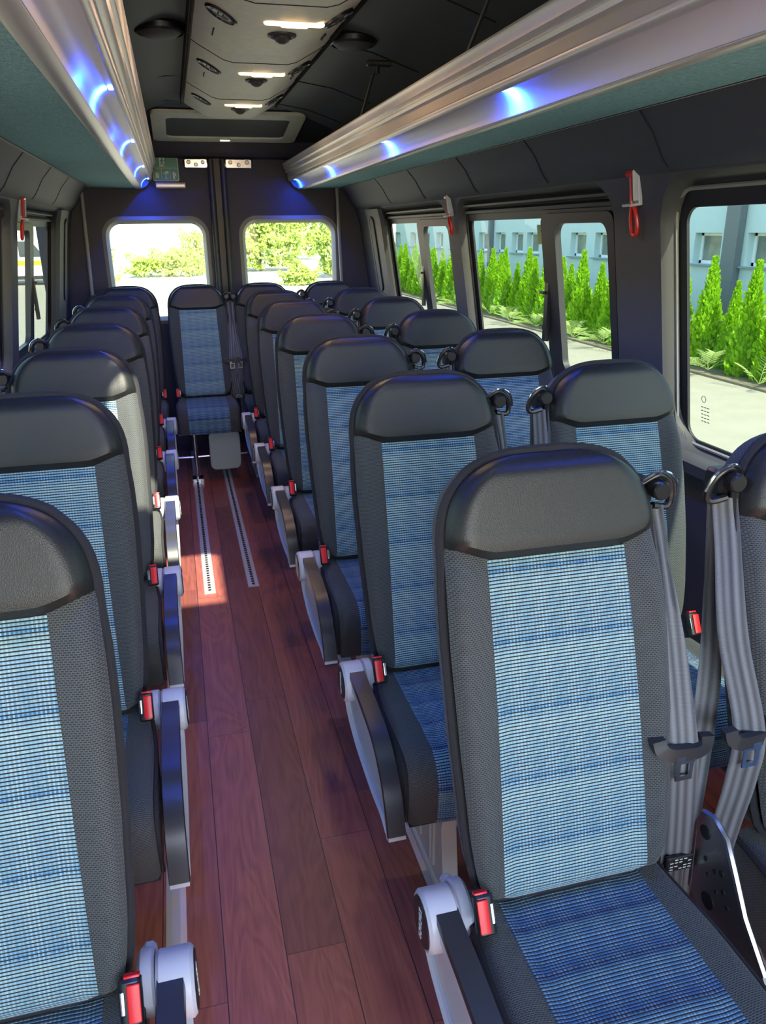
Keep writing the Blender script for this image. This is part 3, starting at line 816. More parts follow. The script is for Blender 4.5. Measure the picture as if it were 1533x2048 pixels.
mb.tube([(x, y, 2.262) for x, y in rg], .014, 8, closed=True); mb.build('hatch_frame', M['darkp'], hatch)
mb = MB(); mb.add([(HX0-.02,HY0-.02,2.31),(HX1+.02,HY0-.02,2.31),(HX1+.02,HY1+.02,2.31),(HX0-.02,HY1+.02,2.31)], [(0,1,2,3)])
mb.build('hatch_pane', M['glassB'], hatch, smooth=False)
# outer roof and front bulkhead (windscreen opening)
mb = MB(); zr = 2.36
fx = (CXB-1.25, CXB+1.25)
mb.box((CXB, (HY0+Y0)/2-.0, zr), (2.5, HY0-Y0, .03)); mb.box((CXB, (HY1+Y1+.1)/2, zr), (2.5, Y1+.1-HY1, .03))
mb.box(((fx[0]+HX0)/2, (HY0+HY1)/2, zr), (HX0-fx[0], HY1-HY0, .03)); mb.box(((fx[1]+HX1)/2, (HY0+HY1)/2, zr), (fx[1]-HX1, HY1-HY0, .03))
o = mb.build('trim_12', M['carwhite'], None, smooth=False); struct(o)
mb = MB()
mb.box((CXB, Y0-.01, .42), (2.5, .04, .88)); mb.box((CXB, Y0-.01, 2.22), (2.5, .04, .26))
for s in (1,-1): mb.box((CXB+s*1.14, Y0-.01, 1.4), (.16, .04, 1.3))
o = mb.build('wall_front', M['lining'], None, smooth=False); struct(o)
# outer body sides, below and above the windows, and between them
for s in (1,-1):
    mb = MB(); X = lambda z: WX(max(z, 0), s, .072)+s*.03*smooth(.9, .7, z)
    for a, b in ((-.35,.915),(1.665,2.36)): mb.grid([[(X(z), y, z) for y in (Y0, Y1+.1)] for z in np.linspace(a, b, 6)])
    for a, b in ((Y0,-.38),(2.14,2.38),(3.84,4.0),(5.36,Y1+.1)): mb.grid([[(X(z), y, z) for y in (a, b)] for z in (.91,1.3,1.68)])
    o = mb.build('trim_'+('13' if s > 0 else '14'), M['carwhite'], None, smooth=False); struct(o)

# rear doors
ZD = 2.06
def rear_panel(x0, x1, wx0, wx1, nm, seed):
    t = empty(nm, (0,0,0)); struct(t)
    Y = 5.97; mb = MB()
    ring = rring(wx0-.045, wx1+.045, .93, 1.665, .13); outer = rrect_outer(ring, x0, x1, .0, ZD)
    A, B = outer+[outer[0]], ring+[ring[0]]
    mb.grid([[(x, Y, z) for x, z in A], [(x, Y, z) for x, z in B]])
    mb.build('door_panel', M['navy'], t)
    inr = rring(wx0, wx1, .98, 1.615, .085); mid = rring(wx0-.02, wx1+.02, .955, 1.64, .11)
    mb = MB(); mb.grid([[(x, Y, z) for x, z in B], [(x, Y-.014, z) for x, z in (mid+[mid[0]])], [(x, Y+.02, z) for x, z in (inr+[inr[0]])], [(x, Y+.06, z) for x, z in (inr+[inr[0]])]])
    mb.build('window_bezel', M['bezel'], t)
    mb = MB(); mb.add([(wx0-.03,Y+.05,.94),(wx1+.03,Y+.05,.94),(wx1+.03,Y+.05,1.65),(wx0-.03,Y+.05,1.65)], [(0,1,2,3)])
    mb.build('window_pane', M['glassB'], t, smooth=False)
    mb = MB(); sx = x1 if nm == 'door_1' else x0
    return t
rear_panel(-.78, .44, -.315, .325, 'door_1', 0)
rear_panel(.44, 1.70, .625, 1.265, 'door_2', 1)
mb = MB()
mb.tube([(.405, 5.94, .05), (.415, 5.94, 2.03)], .022, 10).tube([(.490, 5.94, .05), (.500, 5.94, 2.03)], .022, 10)
mb.box((.452, 5.962, 1.03), (.07,.012,2.02))
o = mb.build('trim_15', M['darkp'], None); struct(o)
for k, (xa, xb) in enumerate(((-.47,-.405),(1.315,1.375))):
    mb = MB(); mb.tube([(xa-.05*(1 if k == 0 else -1), 5.9, .3), (xa, 5.9, 1.1), (xa+.02*(1 if k == 0 else -1), 5.9, 1.85)], .012, 8)
    o = mb.build('trim_%d' % (16+k), M['bezel'], None); struct(o)
# wall above the doors
mb = MB()
rows = []
for y, z in ((5.985, 2.03),(5.90,2.045),(5.88,2.07),(5.87,2.135),(5.85,2.150),(5.30,2.235),(5.10,2.262),(5.0,2.30)):
    rows.append([(x, y, z if abs(x-CXB) < .75 else min(z, ceilz(x)+.02)) for x in (CXB-1, CXB-.75, CXB-.5, CXB, CXB+.5, CXB+.75, CXB+1)])
mb.grid(rows); o = mb.build('wall_rear', M['navy'], None); struct(o)
# chrome hinge brackets at the top of the rear doors
for k, (xa, xb, lab) in enumerate(((.235,.395,'left of the door seam'), (.512,.70,'right of the door seam'))):
    t = empty('door_lock_housing', ((xa+xb)/2, 5.93, 2.0)); w = (xb-xa)
    tag(t, 'shiny clear lock housing at the top of the rear doors, '+lab, 'lock', 'lock housings above the rear doors')
    MB().rbox((0,0,0), (w,.05,.065), .014, 3, axis=1).build('housing', M['chrome'], t)
    mb = MB()
    for q in range(3): mb.lathe((-w*.3+q*w*.3, -.028, .008*(-1)**q), [(.001,-.006),(.010,-.006),(.014,0),(.014,.003),(.001,.003)], 'y', 12)
    mb.build('lock_screw', M['steel'], t)

# vent / mesh panel at the rear of the ceiling
t = empty('ceiling_speaker_panel', (CXB+.06, 5.48, 2.20)); tag(t, 'wide grey panel with a dark mesh inset above the rear doors', 'ceiling panel')
sl = (2.150-2.235)/(5.85-5.30)
def zf(y): return (y)*sl
mb = MB(); P0 = rring(-.47,.47,-.26,.345,.05); P1 = rring(-.38,.38,-.17,.25,.04)
A = P0+[P0[0]]; B = P1+[P1[0]]
mb.grid([[(x, y, zf(y)-.0) for x, y in A], [(x*.99, y*.98, zf(y)-.02) for x, y in A], [(x, y, zf(y)-.022) for x, y in B], [(x, y, zf(y)-.010) for x, y in B]])
mb.build('panel_frame', M['console'], t)
mb = MB(); mb.add([(x, y, zf(y)-.011) for x, y in P1], [tuple(range(len(P1)))]); mb.build('mesh_inset', M['mirrorgrey'], t, smooth=False)
# ceiling console with lamps and air nozzles
t = empty('ceiling_console', (.485, 0, 2.15)); tag(t, 'long grey ceiling console with lamps and air nozzles along the gangway', 'ceiling console')
mb = MB(); sec = [(-.250,.10),(-.245,.065),(-.225,.052),(-.135,.004),(-.10,-.004),(.10,-.004),(.135,.004),(.225,.052),(.245,.065),(.250,.10)]
def secat(dz, w=1.): return [(x*w, z+dz) for x, z in sec]
yk = [1.45]
P = []
for y0_ in (1.45, 2.30, 3.12, 3.98):
    L_ = .80
    for q, dz in ((0,.004),(.02,0),(L_-.22,0),(L_-.20,.003),(L_-.01,.003),(L_,.004)): P.append([(x, y0_+q+.03, z+dz) for x, z in sec])
P.append([(x*.96, 4.86, z+.03) for x, z in sec]); P.append([(x*.9, 4.92, z+.10) for x, z in sec])
mb.grid(P); mb.build('console_body', M['console'], t)
for y in (2.46, 3.27, 4.13): MB().tube([(x, y, z-.0005) for x, z in sec[1:-1]], .0018, 5).build('console_seam', M['seam'], t)
mb = MB()
for y in (2.05, 2.97, 3.72):
    for sx in (-1, 1): mb.box((sx*.185, y, .029), (.004, .085, .006), ry=-sx*.49)
mb.build('console_slot', M['seam'], t, smooth=False)
MB().grid([[(sx*.262, y, z) for y in (1.4, 4.9)] for sx, z in ((-1,.062),(-1,.125))]).grid([[(sx*.262, y, z) for y in (1.4, 4.9)] for sx, z in ((1,.062),(1,.125))]).build('console_gap', M['seam'], t, smooth=False)
def lamp(x, y, z, w, lab, tilt=0):
    t = empty('ceiling_lamp', (x, y, z)); t.rotation_euler = (tilt,0,0)
    tag(t, lab, 'lamp', 'warm ceiling lamps')
    MB().rbox((0,0,.002), (w,.034,.010), .0165, 5, axis=2).build('lamp_frame', M['lampedge'], t)
    MB().rbox((0,0,-.004), (w*.45,.020,.008), .009, 4, axis=2).build('lamp_lens', M['lamp'], t)
lamps = [(.523, 2.66, 'nearest'), (.513, 3.47, 'second'), (.512, 4.30, 'third')]
for x, y, n in lamps: lamp(x, y, 2.143, .185, 'warm oval lamp in the ceiling console, %s from the camera' % n)
lamp(.515, 5.78, 2.139, .15, 'small warm lamp on the panel above the rear doors', tilt=-.15)
def nozzle(x, y, z, ry, lab, name='air_nozzle'):
    t = empty(name, (x, y, z)); t.rotation_euler = (0, ry, 0); tag(t, lab, 'air vent', 'air nozzles in the ceiling console')
    MB().lathe((0,0,0), [(.040,.004),(.052,.004),(.052,-.004),(.046,-.008),(.040,-.004)], 'z', 24).build('nozzle_ring', M['blackp'], t)
    MB().lathe((0,0,0), [(.038,.003),(.040,-.002),(.028,-.006),(.024,-.001),(.024,.003)], 'z', 24).build('nozzle_bezel', M['silver'], t)
    MB().lathe((0,0,0), [(.001,-.001),(.023,-.001),(.023,.003),(.001,.003)], 'z', 20).build('nozzle_core', M['rubber'], t)
    mb = MB()
    for q in (-.008,.008): mb.box((q,0,-.006), (.003,.044,.012))
    mb.build('nozzle_fin', M['darkp'], t, smooth=False)
for k, (y, n) in enumerate(((2.72,'nearest the camera'), (3.52,'in the middle'), (4.34,'farthest from the camera'))):
    nozzle(.312, y, 2.176, .49, 'round air nozzle on the left slope of the console, '+n)
    nozzle(.668, y-.02, 2.176, -.49, 'round air nozzle on the right slope of the console, '+n)
    t = empty('speaker_button', (.505, y+.09, 2.145)); tag(t, 'dark domed nozzle below the ceiling lamp, '+n, 'air vent', 'domed nozzles behind the lamps')
    MB().lathe((0,0,0), [(.030,.003),(.046,.003),(.046,-.004),(.036,-.008),(.030,-.003)], 'z', 24).build('dome_ring', M['darkp'], t)
    MB().lathe((0,0,0), [(.028,.003),(.027,-.008),(.021,-.018),(.010,-.024),(.001,-.025)], 'z', 20).build('dome', M['darkp'], t)
for x, y, n in ((.132, 3.30, 'left'), (.848, 3.30, 'right')):
    t = empty('ceiling_speaker', (x, y, ceilz(x)-.006)); tag(t, 'round dark dome speaker on the ceiling %s of the console' % n, 'speaker', 'round ceiling speakers')
    MB().lathe((0,0,0), [(.088,.012),(.094,.0),(.090,-.016),(.082,-.022),(.080,-.012)], 'z', 30).build('speaker_ring', M['blackp'], t)
    MB().lathe((0,0,0), [(.080,.0),(.079,-.016),(.060,-.030),(.030,-.037),(.001,-.039)], 'z', 30).build('speaker_dome', M['mirrorgrey'], t)

# luggage racks with LED strip
def rack(s):
    k = CXB
    if s > 0: f = lambda x: x
    else:
        f = lambda x: 2*CXB - x + .045*smooth(1.30, 1.03, x)   # inner edge sits slightly further in on the left
    t = empty('luggage_rack', (0,0,0)); nm = 'right' if s > 0 else 'left'
    tag(t, 'aluminium-fronted luggage rack with teal underside along the %s wall' % nm, 'luggage rack', 'luggage racks')
    ya, yb = -1.5, 5.90
    def ext(prof, name, mat, cap=True, sm=True):
        mb = MB(); P = [[(f(x), y, z) for x, z in prof] for y in (ya, 1, 3, yb)]; mb.grid(P)
        return mb.build(name, mat, t, smooth=sm)
    ext([(1.315,1.853),(1.30,1.847),(1.06,1.842)], 'rack_underside', M['teal'])
    ext([(1.33,1.852),(1.31,1.8455),(1.302,1.8455)], 'edge_strip', M['rackalu'])
    ext([(1.062,1.8415),(1.056,1.838),(1.022,1.838),(1.016,1.842)], 'lower_strip', M['rackalu'])
    ext([(1.018,1.840),(1.0155,1.856),(1.010,1.870),(1.001,1.883),(.988,1.893),(.972,1.8985),(.962,1.899)], 'led_panel', M['ledpanel'])
    lip = [(.962,1.899),(.960,1.890),(.956,1.889),(.948,1.893),(.944,1.900),(.944,1.908)]
    zz = 1.908
    while zz < 1.936: lip += [(.9405,zz+.0015),(.944,zz+.003)]; zz += .004
    lip += [(.938,1.940),(.930,1.943),(.926,1.952),(.932,1.960),(.928,1.966),(.918,1.970),(.914,1.990),(.908,1.998),(.910,2.004),(.925,2.004),(.93,1.99)]
    ext(lip, 'rack_rail', M['rackalu'])
    ext([(.93,1.99),(1.0,1.90),(1.30,1.885)], 'rack_tray', M['darkp'])
    # end cap
    pr = [(1.30,1.847),(1.06,1.842),(1.018,1.840),(.985,1.856),(.963,1.884),(.944,1.902),(.938,1.940),(.926,1.952),(.914,1.990),(.910,2.004),(.96,1.98),(1.30,1.90)]
    mb = MB(); mb.add([(f(x), yb, z) for x, z in pr], [tuple(range(len(pr)))]); mb.add([(f(x), yb+.012, z) for x, z in pr], [tuple(range(len(pr)))])
    mb.build('end_cap', M['darkp'], t, smooth=False)
    return f
LEDY = {1: [.84, 2.08, 3.33, 4.62, 5.78], -1: [1.05, 2.24, 3.47, 4.75, 5.78]}
RF = {}
for s in (1, -1):
    RF[s] = rack(s)
# rack hangers
for k, (y, lab) in enumerate(((2.17,'nearer thin ceiling stay above the right luggage rack'), (3.45,'farther thin ceiling stay above the right luggage rack'))):
    t = empty('rack_stay', (.93, y, 2.0)); tag(t, lab, 'stay', 'ceiling stays of the right rack')
    MB().tube([(0,.10,.0),(.02,-.10,.17)], .006, 6).build('stay_rod', M['darkp'], t)
    MB().rbox((.03,-.11,.175), (.10,.03,.022), .008, 3, axis=0).lathe((.02,-.11,.15), [(.001,-.012),(.012,-.012),(.012,.02),(.001,.02)], 'z', 10).build('stay_bracket', M['darkp'], t)

# floor rails in the gangway
for k, (x, y0_, lab) in enumerate(((.118, 3.285, 'left perforated aluminium track let into the gangway floor'), (.320, 3.30, 'right perforated aluminium track let into the gangway floor'))):
    t = empty('floor_track', (x, 0, 0)); tag(t, lab, 'floor track', 'floor tracks in the gangway')
    MB().sweep([(0,y0_,0.0),(0,5.8,0.0)], [(-.026,0),(-.023,.004),(-.007,.005),(-.006,.002),(.006,.002),(.007,.005),(.023,.004),(.026,0)], (1,0,0)).build('track_rail', M['alu'], t, smooth=False)
    mb = MB()
    for q in range(90):
        y = y0_+.03+q*.0275
        mb.lathe((0,y,.0042), [(.0005,.0),(.008,.0),(.0075,.0012),(.0005,.0012)], 'z', 8)
    mb.build('track_hole', M['seam'], t, smooth=False)
# long seat rails at the sides of the gangway
for nm, xs_ in (('left', (-.045, -.31)), ('right', (.595, .80, 1.06, 1.30))):
    for j, x in enumerate(xs_):
        t = MB().sweep([(x,.2,.0),(x,5.75,.0)], [(-.024,0),(-.024,.003),(-.010,.0042),(.010,.0042),(.024,.003),(.024,0)], (1,0,0)).build('seat_rail', M['alu'], None, smooth=False)
        tag(t, ('flat aluminium seat rail under the %s seats, ' % nm)+['nearest the gangway','second from the gangway','third from the gangway','nearest the right wall'][j], 'seat rail', 'seat rails on the floor')

# emergency hammers
def hammer(s, y, lab):
    z = 1.63; t = empty('emergency_hammer', (WX(z,s,-.016), y, z)); t.rotation_euler = (0, 0, 0 if s > 0 else PI); 
    tag(t, lab, 'emergency hammer', 'emergency hammers on the window pillars')
    lean = -.14
    MB().box((.004,0,.035), (.012,.052,.09), ry=lean).box((-.010,-.022,.045), (.02,.006,.085), ry=lean).box((-.008,0,-.008), (.03,.05,.008), ry=lean).build('hammer_holder', M['silver'], t, smooth=False, bevel=.002)
    mb = MB(); mb.tube([(-.016,-.018,.078),(-.014,.020,.078)], .010, 8); mb.tube([(-.014,0,.075),(-.006,0,-.005)], .006, 8)
    lp = [( .0,-.004,-.01),(.006,-.015,-.04),(.012,-.016,-.075),(.014,-.008,-.092),(.014,.008,-.092),(.012,.016,-.075),(.006,.015,-.04),(.0,.004,-.01)]
    mb.tube(catmull(lp, 4), .006, 8)
    mb.build('hammer_handle', M['redham'], t)
hammer(1, 2.21, 'red emergency hammer on the right wall pillar nearer the camera')
hammer(1, 3.88, 'red emergency hammer on the right wall pillar farther back')
hammer(-1, 3.98, 'red emergency hammer on the left wall pillar')

# exit sign and grab handle at the rear
t = empty('exit_sign', (.110, 5.955, 1.972)); tag(t, 'green emergency exit sign with white pictograms beside the left rack', 'sign')
MB().rbox((0,0,0), (.175,.006,.165), .012, 3, axis=1).build('sign_border', M['white'], t)
MB().rbox((0,-.004,0), (.163,.004,.153), .009, 3, axis=1).build('sign_face', M['green'], t)
mb = MB(); y = -.0068
mb.box((0,y,0), (.163,.001,.003)); mb.box((-.028,y,-.038), (.0025,.001,.073)); mb.box((.028,y,-.038), (.0025,.001,.073))
mb.box((-.020,y,.040), (.036,.001,.062))
for cx, cz, w, h in ((-.058,-.045,.022,.034),(0,-.04,.006,.044),(-.010,-.032,.016,.006),(.010,-.028,.018,.018),(.052,-.045,.012,.044),(.064,-.04,.008,.02),(0,-.066,.024,.003),(.055,-.068,.022,.003)): mb.box((cx,y,cz), (w,.001,h))
mb.build('sign_print', M['white'], t, smooth=False)
mb = MB(); y = -.0078
mb.lathe((-.016,y,.062), [(.0005,-.0005),(.0055,-.0005),(.0055,.0005),(.0005,.0005)], 'y', 10)
for cx, cz, w, h, a in ((-.020,.046,.009,.024,.2),(-.027,.046,.016,.004,-.5),(-.010,.048,.016,.004,.5),(-.026,.026,.005,.022,.6),(-.014,.028,.005,.022,-.5),(-.006,.018,.012,.004,0)): mb.box((cx,y,cz), (w,.001,h), ry=a)
mb.build('running_figure', M['green'], t, smooth=False)
t = empty('grab_handle', (.135, 5.92, 1.862)); tag(t, 'short metal grab handle below the green exit sign', 'handle')
MB().rbox((0,0,0), (.20,.022,.04), .010, 3, axis=0).build('handle_bar', M['rackalu'], t)
MB().box((.085,.02,0), (.02,.04,.03)).box((-.085,.02,0), (.02,.04,.03)).build('handle_mount', M['darkp'], t, smooth=False)
# exit sticker on the sliding window glass
zc = 1.535; t = MB(); yc = 2.99
t.box((0,0,0), (.0015,.11,.075)); t = t.build('exit_sticker', simple('sticker_yellow_green', (.30,.42,.12), .5), None, smooth=False, loc=(WX(zc,1,.057), yc, zc)); t.rotation_euler = (0,-.13,0)
tag(t, 'small green exit sticker on the upper glass of the sliding window', 'sticker')
mb = MB(); X_ = -.0016
for cy_, cz_, w, h, a in ((0,.026,.018,.011,0),(0,.009,.018,.024,.2),(.014,.010,.026,.005,.5),(-.012,.011,.024,.005,-.5),(.009,-.014,.009,.024,.5),(-.011,-.015,.009,.024,-.4),(-.022,-.028,.02,.005,0)): mb.box((X_,cy_,cz_), (.0008,w,h), rx=a)
mb.build('sticker_figure', M['green'], t, smooth=False)
mb = MB(); 
mb.tube([(WX(1.07+.010*math.sin(a),1,.057), 1.975+.010*math.cos(a), 1.07+.010*math.sin(a)) for a in [2*PI*k/12 for k in range(12)]], .0009, 4, closed=True)
for q in range(5):
    for r_ in range(3): mb.box((WX(1.04-q*.011,1,.057), 1.955+r_*.014, 1.045-q*.011), (.0008,.010,.0022))
o = mb.build('glass_stamp', M['darkp'], None, smooth=False); tag(o, 'small printed maker stamp in the lower corner of the nearest right window', 'marking')

# ------------------------------------------------------------------ outside
GZ = -.75
g = MB().add([(-60,-30,GZ),(60,-30,GZ),(60,160,GZ),(-60,160,GZ)], [(0,1,2,3)]).build('floor', M['ground'], None, smooth=False); struct(g)
o = MB().box((9.7, 20, GZ+.01), (2.7, 50, .05)).build('planting_bed', M['soil'], None, smooth=False); tag(o, 'narrow earth bed along the foot of the thuja hedge', 'ground')
def thuja_mesh(seed):
    rnd = random.Random(seed); mb = MB(); H = 1.66
    def rad(h): return .335*(1-h)**.95*(.75+.25*min(1, h/.10)) + .008
    P = [[(rad(h)*.62*math.cos(a), rad(h)*.62*math.sin(a), h*H) for a in [2*PI*k/10 for k in range(11)]] for h in [0,.05,.15,.3,.5,.7,.85,.97]]
    mb.grid(P)
    for _ in range(2600):
        h = rnd.random()**1.15*1.0; a = rnd.random()*2*PI; clump = .86+.22*math.sin(a*5+h*17+seed)*math.sin(h*31+a*2)
        r = rad(h)*rnd.uniform(.62,1.08)*clump; p = Vector((r*math.cos(a), r*math.sin(a), h*H))
        up = Vector((math.cos(a)*.55, math.sin(a)*.55, 1.0)).normalized()+Vector((rnd.gauss(0,.25),rnd.gauss(0,.25),rnd.gauss(0,.15)))
        up.normalize(); side = up.cross(Vector((rnd.gauss(0,1),rnd.gauss(0,1),rnd.gauss(0,1)))).normalized()
        l = rnd.uniform(.05,.11)*(1.15-.5*h); w = l*.30
        mb.add([p-side*w*.5, p+side*w*.5, p+side*w+up*l*.5, p+up*l, p-side*w+up*l*.5], [(0,1,2,3,4)])
    return mb
tm = [thuja_mesh(k).build('thuja_tree', M['thuja'], None, smooth=False, fix=False) for k in range(3)]
ty = [8.9, 9.5, 10.05, 10.62, 11.22, 11.75]; y = 12.4
while y < 37: ty.append(y); y += .62+.08*math.sin(y*3.1)
tnum = len(ty)
for i, y in enumerate(ty):
    o = tm[i] if i < 3 else tm[i % 3].copy()
    if i >= 3: C.objects.link(o)
    sc = 1+.10*math.sin(i*2.7)+.04*math.sin(i*1.3)
    o.location = (8.95+.10*math.sin(i*1.9), y, GZ); o.scale = (sc*1.0, sc*1.0, sc); o.rotation_euler = (0,0,i*1.7)
    tag(o, 'slender bright green thuja in the clipped row outside the right-hand windows', 'tree', 'thuja hedge')
# low reed fronds at the foot of the hedge
def frond_mesh(seed, plume=False):
    rnd = random.Random(seed); mb = MB()
    for k in range(9):
        a = rnd.uniform(0, 2*PI); l = rnd.uniform(.45,.85); tilt = rnd.uniform(.5,1.2)
        d = Vector((math.cos(a)*math.sin(tilt), math.sin(a)*math.sin(tilt), math.cos(tilt)))
        pts = [d*l*t-Vector((0,0,.30*t*t*l)) for t in np.linspace(0,1,6)]
        mb.tube(pts, [.006,.005,.005,.004,.003,.001], 4)
        for q in range(14):
            t = .25+.7*q/14; b0 = d*l*t-Vector((0,0,.30*t*t*l)); sd = d.cross(Vector((0,0,1))).normalized()*(1 if q % 2 else -1)
            tip = b0+(sd*.75+d*.6+Vector((0,0,-.15))).normalized()*rnd.uniform(.12,.22); w = Vector((0,0,.008))
            mb.add([b0-w, b0+w, (b0+tip)/2+w*1.3, tip, (b0+tip)/2-w*1.3], [(0,1,2,3,4)])
    return mb
fm = [frond_mesh(k+20).build('reed_clump', M['frond'], None, smooth=False, fix=False) for k in range(3)]
fy = [9.6, 10.9, 11.9, 13.3, 14.2, 15.2, 16.3, 17.3, 18.6, 20.4, 22.6, 25.]
for i, y in enumerate(fy):
    o = fm[i] if i < 3 else fm[i % 3].copy()
    if i >= 3: C.objects.link(o)
    o.location = (8.35+.1*math.sin(i*2.2), y, GZ+.10); o.rotation_euler = (0,0,i*2.1); sc = .75+.3*abs(math.sin(i*1.7)); o.scale = (sc,sc,sc)
    tag(o, 'pale green reed clump arching over the paving at the foot of the hedge', 'plant', 'reed clumps')
pm = frond_mesh(77).build('dry_grass_plume', M['plume'], None, smooth=False, fix=False); pm.location = (9.5, 10.25, GZ+.75); pm.scale = (.9,.9,1.1)
tag(pm, 'dry beige grass plume standing between thujas near the camera', 'plant')
# building
BX = 11.2
bt = empty('office_building', (BX, 0, GZ)); tag(bt, 'long pale blue rendered building with small windows behind the hedge', 'building')
wz0, wz1 = 1.56+(.98-1.56)*(BX/8.5)-.0, 1.56+(1.46-1.56)*(BX/8.5)
def bY(y): return y*(BX-.1)/(8.5-.1)
wl = [bY(v) for v in (11.42, 10.15, 14.70, 15.75, 18.0, 18.9, 20.0, 21.2, 22.4, 23.6, 25, 26.4, 28, 30)]
wl = sorted(wl); holes = [(v-.45, v+.45) for v in wl]
z0, z1 = wz0-GZ, wz1-GZ
mb = MB(); top = 6.5; ylo, yhi = 4., 40.
mb.add([(0,ylo,0),(0,yhi,0),(0,yhi,z0),(0,ylo,z0)], [(0,1,2,3)]).add([(0,ylo,z1),(0,yhi,z1),(0,yhi,top),(0,ylo,top)], [(0,1,2,3)])
prev = ylo
for a, b in holes+[(yhi, yhi)]:
    mb.add([(0,prev,z0),(0,a,z0),(0,a,z1),(0,prev,z1)], [(0,1,2,3)]); prev = b
for a, b in holes:
    mb.add([(0,a,z0),(.22,a,z0),(.22,a,z1),(0,a,z1)], [(0,1,2,3)]).add([(0,b,z0),(.22,b,z0),(.22,b,z1),(0,b,z1)], [(0,1,2,3)])
    mb.add([(0,a,z1),(.22,a,z1),(.22,b,z1),(0,b,z1)], [(0,1,2,3)]).add([(0,a,z0),(.22,a,z0),(.22,b,z0),(0,b,z0)], [(0,1,2,3)])
mb.add([(0,ylo,top),(0,yhi,top),(8,yhi,top),(8,ylo,top)], [(0,1,2,3)]).add([(0,ylo,0),(0,ylo,top),(8,ylo,top),(8,ylo,0)], [(0,1,2,3)])
mb.build('wall', M['bwall'], bt, smooth=False)
for a, b in holes:
    f = MB()
    for c, d in (((.20,(a+b)/2,z0+.03),(.06,b-a,.07)), ((.20,(a+b)/2,z1-.03),(.06,b-a,.06)), ((.20,a+.035,(z0+z1)/2),(.06,.07,z1-z0)), ((.20,b-.035,(z0+z1)/2),(.06,.07,z1-z0))): f.box(c, d)
    f = f.build('window', M['bframe'], bt, smooth=False)
    MB().add([(.20,a,z0),(.20,b,z0),(.20,b,z1),(.20,a,z1)], [(0,1,2,3)]).build('window_glass', M['bglass'], f, smooth=False)
    MB().box((-.02,(a+b)/2,z0-.02), (.16,b-a+.12,.03)).build('window_sill', M['zinc'], f, smooth=False)
for k, yv in enumerate((10.72, 13.95, 20.5)):
    o = MB().box((-.10, bY(yv), top/2), (.14, .16 if k else .42, top)).build('downpipe', M['pipe'], bt, smooth=False)

# vehicles seen through the left windows
def wheel(x, y, parent, r=.42, name='wheel'):
    w = MB().lathe((x,y,r), [(r*.62,-.10),(r*.9,-.11),(r,-.08),(r,.08),(r*.9,.11),(r*.62,.10)], 'y', 28).build(name, M['tyre'], parent)
    mb = MB(); mb.lathe((x,y,r), [(.03,-.105),(r*.14,-.10),(r*.14,-.07),(.03,-.07)], 'y', 16)
    for k in range(7):
        a = 2*PI*k/7; mb.box((x+math.cos(a)*r*.34, y-.085, r+math.sin(a)*r*.34), (r*.60,.03,r*.14), ry=-a)
    mb.tube([(x+math.cos(a)*r*.62, y-.09, r+math.sin(a)*r*.62) for a in [2*PI*k/20 for k in range(20)]], .025, 6, closed=True)
    mb.build('rim', M['rim'], w)
def van(loc, body, lab, stripe=False, flip=1):
    t = empty('parked_van', loc); tag(t, lab, 'van')
    pr = [(-2.6,.45),(-2.6,2.3),(-2.45,2.45),(1.0,2.5),(1.35,2.35),(1.95,1.45),(2.7,1.2),(2.8,.9),(2.8,.45)]
    pr = [(x*flip, z) for x, z in pr]
    MB().prism(pr, 1, 0, 1.9).build('body', body, t, bevel=.06)
    MB().prism([(x*flip, z) for x, z in ((.55,1.45),(.55,2.15),(1.15,2.15),(1.65,1.45))], 1, -.012, .0).prism([(x*flip, z) for x, z in ((-.9,1.45),(-.9,2.15),(.40,2.15),(.40,1.45))], 1, -.012, .0).build('side_window', M['cardark'], t, smooth=False)
    if stripe: MB().box((.1*flip,-.012,1.18), (4.6,.02,.20)).build('side_stripe', M['yellow'], t, smooth=False)
    MB().box((0,-.012,.52), (5.2,.03,.16)).build('lower_trim', M['tyre'], t, smooth=False)
    for x in (-1.65, 1.85): wheel(x*flip, .02, t)
    return t
van((-7.4, 41, -.92), M['carwhite'], 'white van with a yellow stripe seen through the rear left side window', True, 1)
van((-10.1, 33, -.85), M['carred'], 'red van at the left edge seen through the left side window', False, 1)

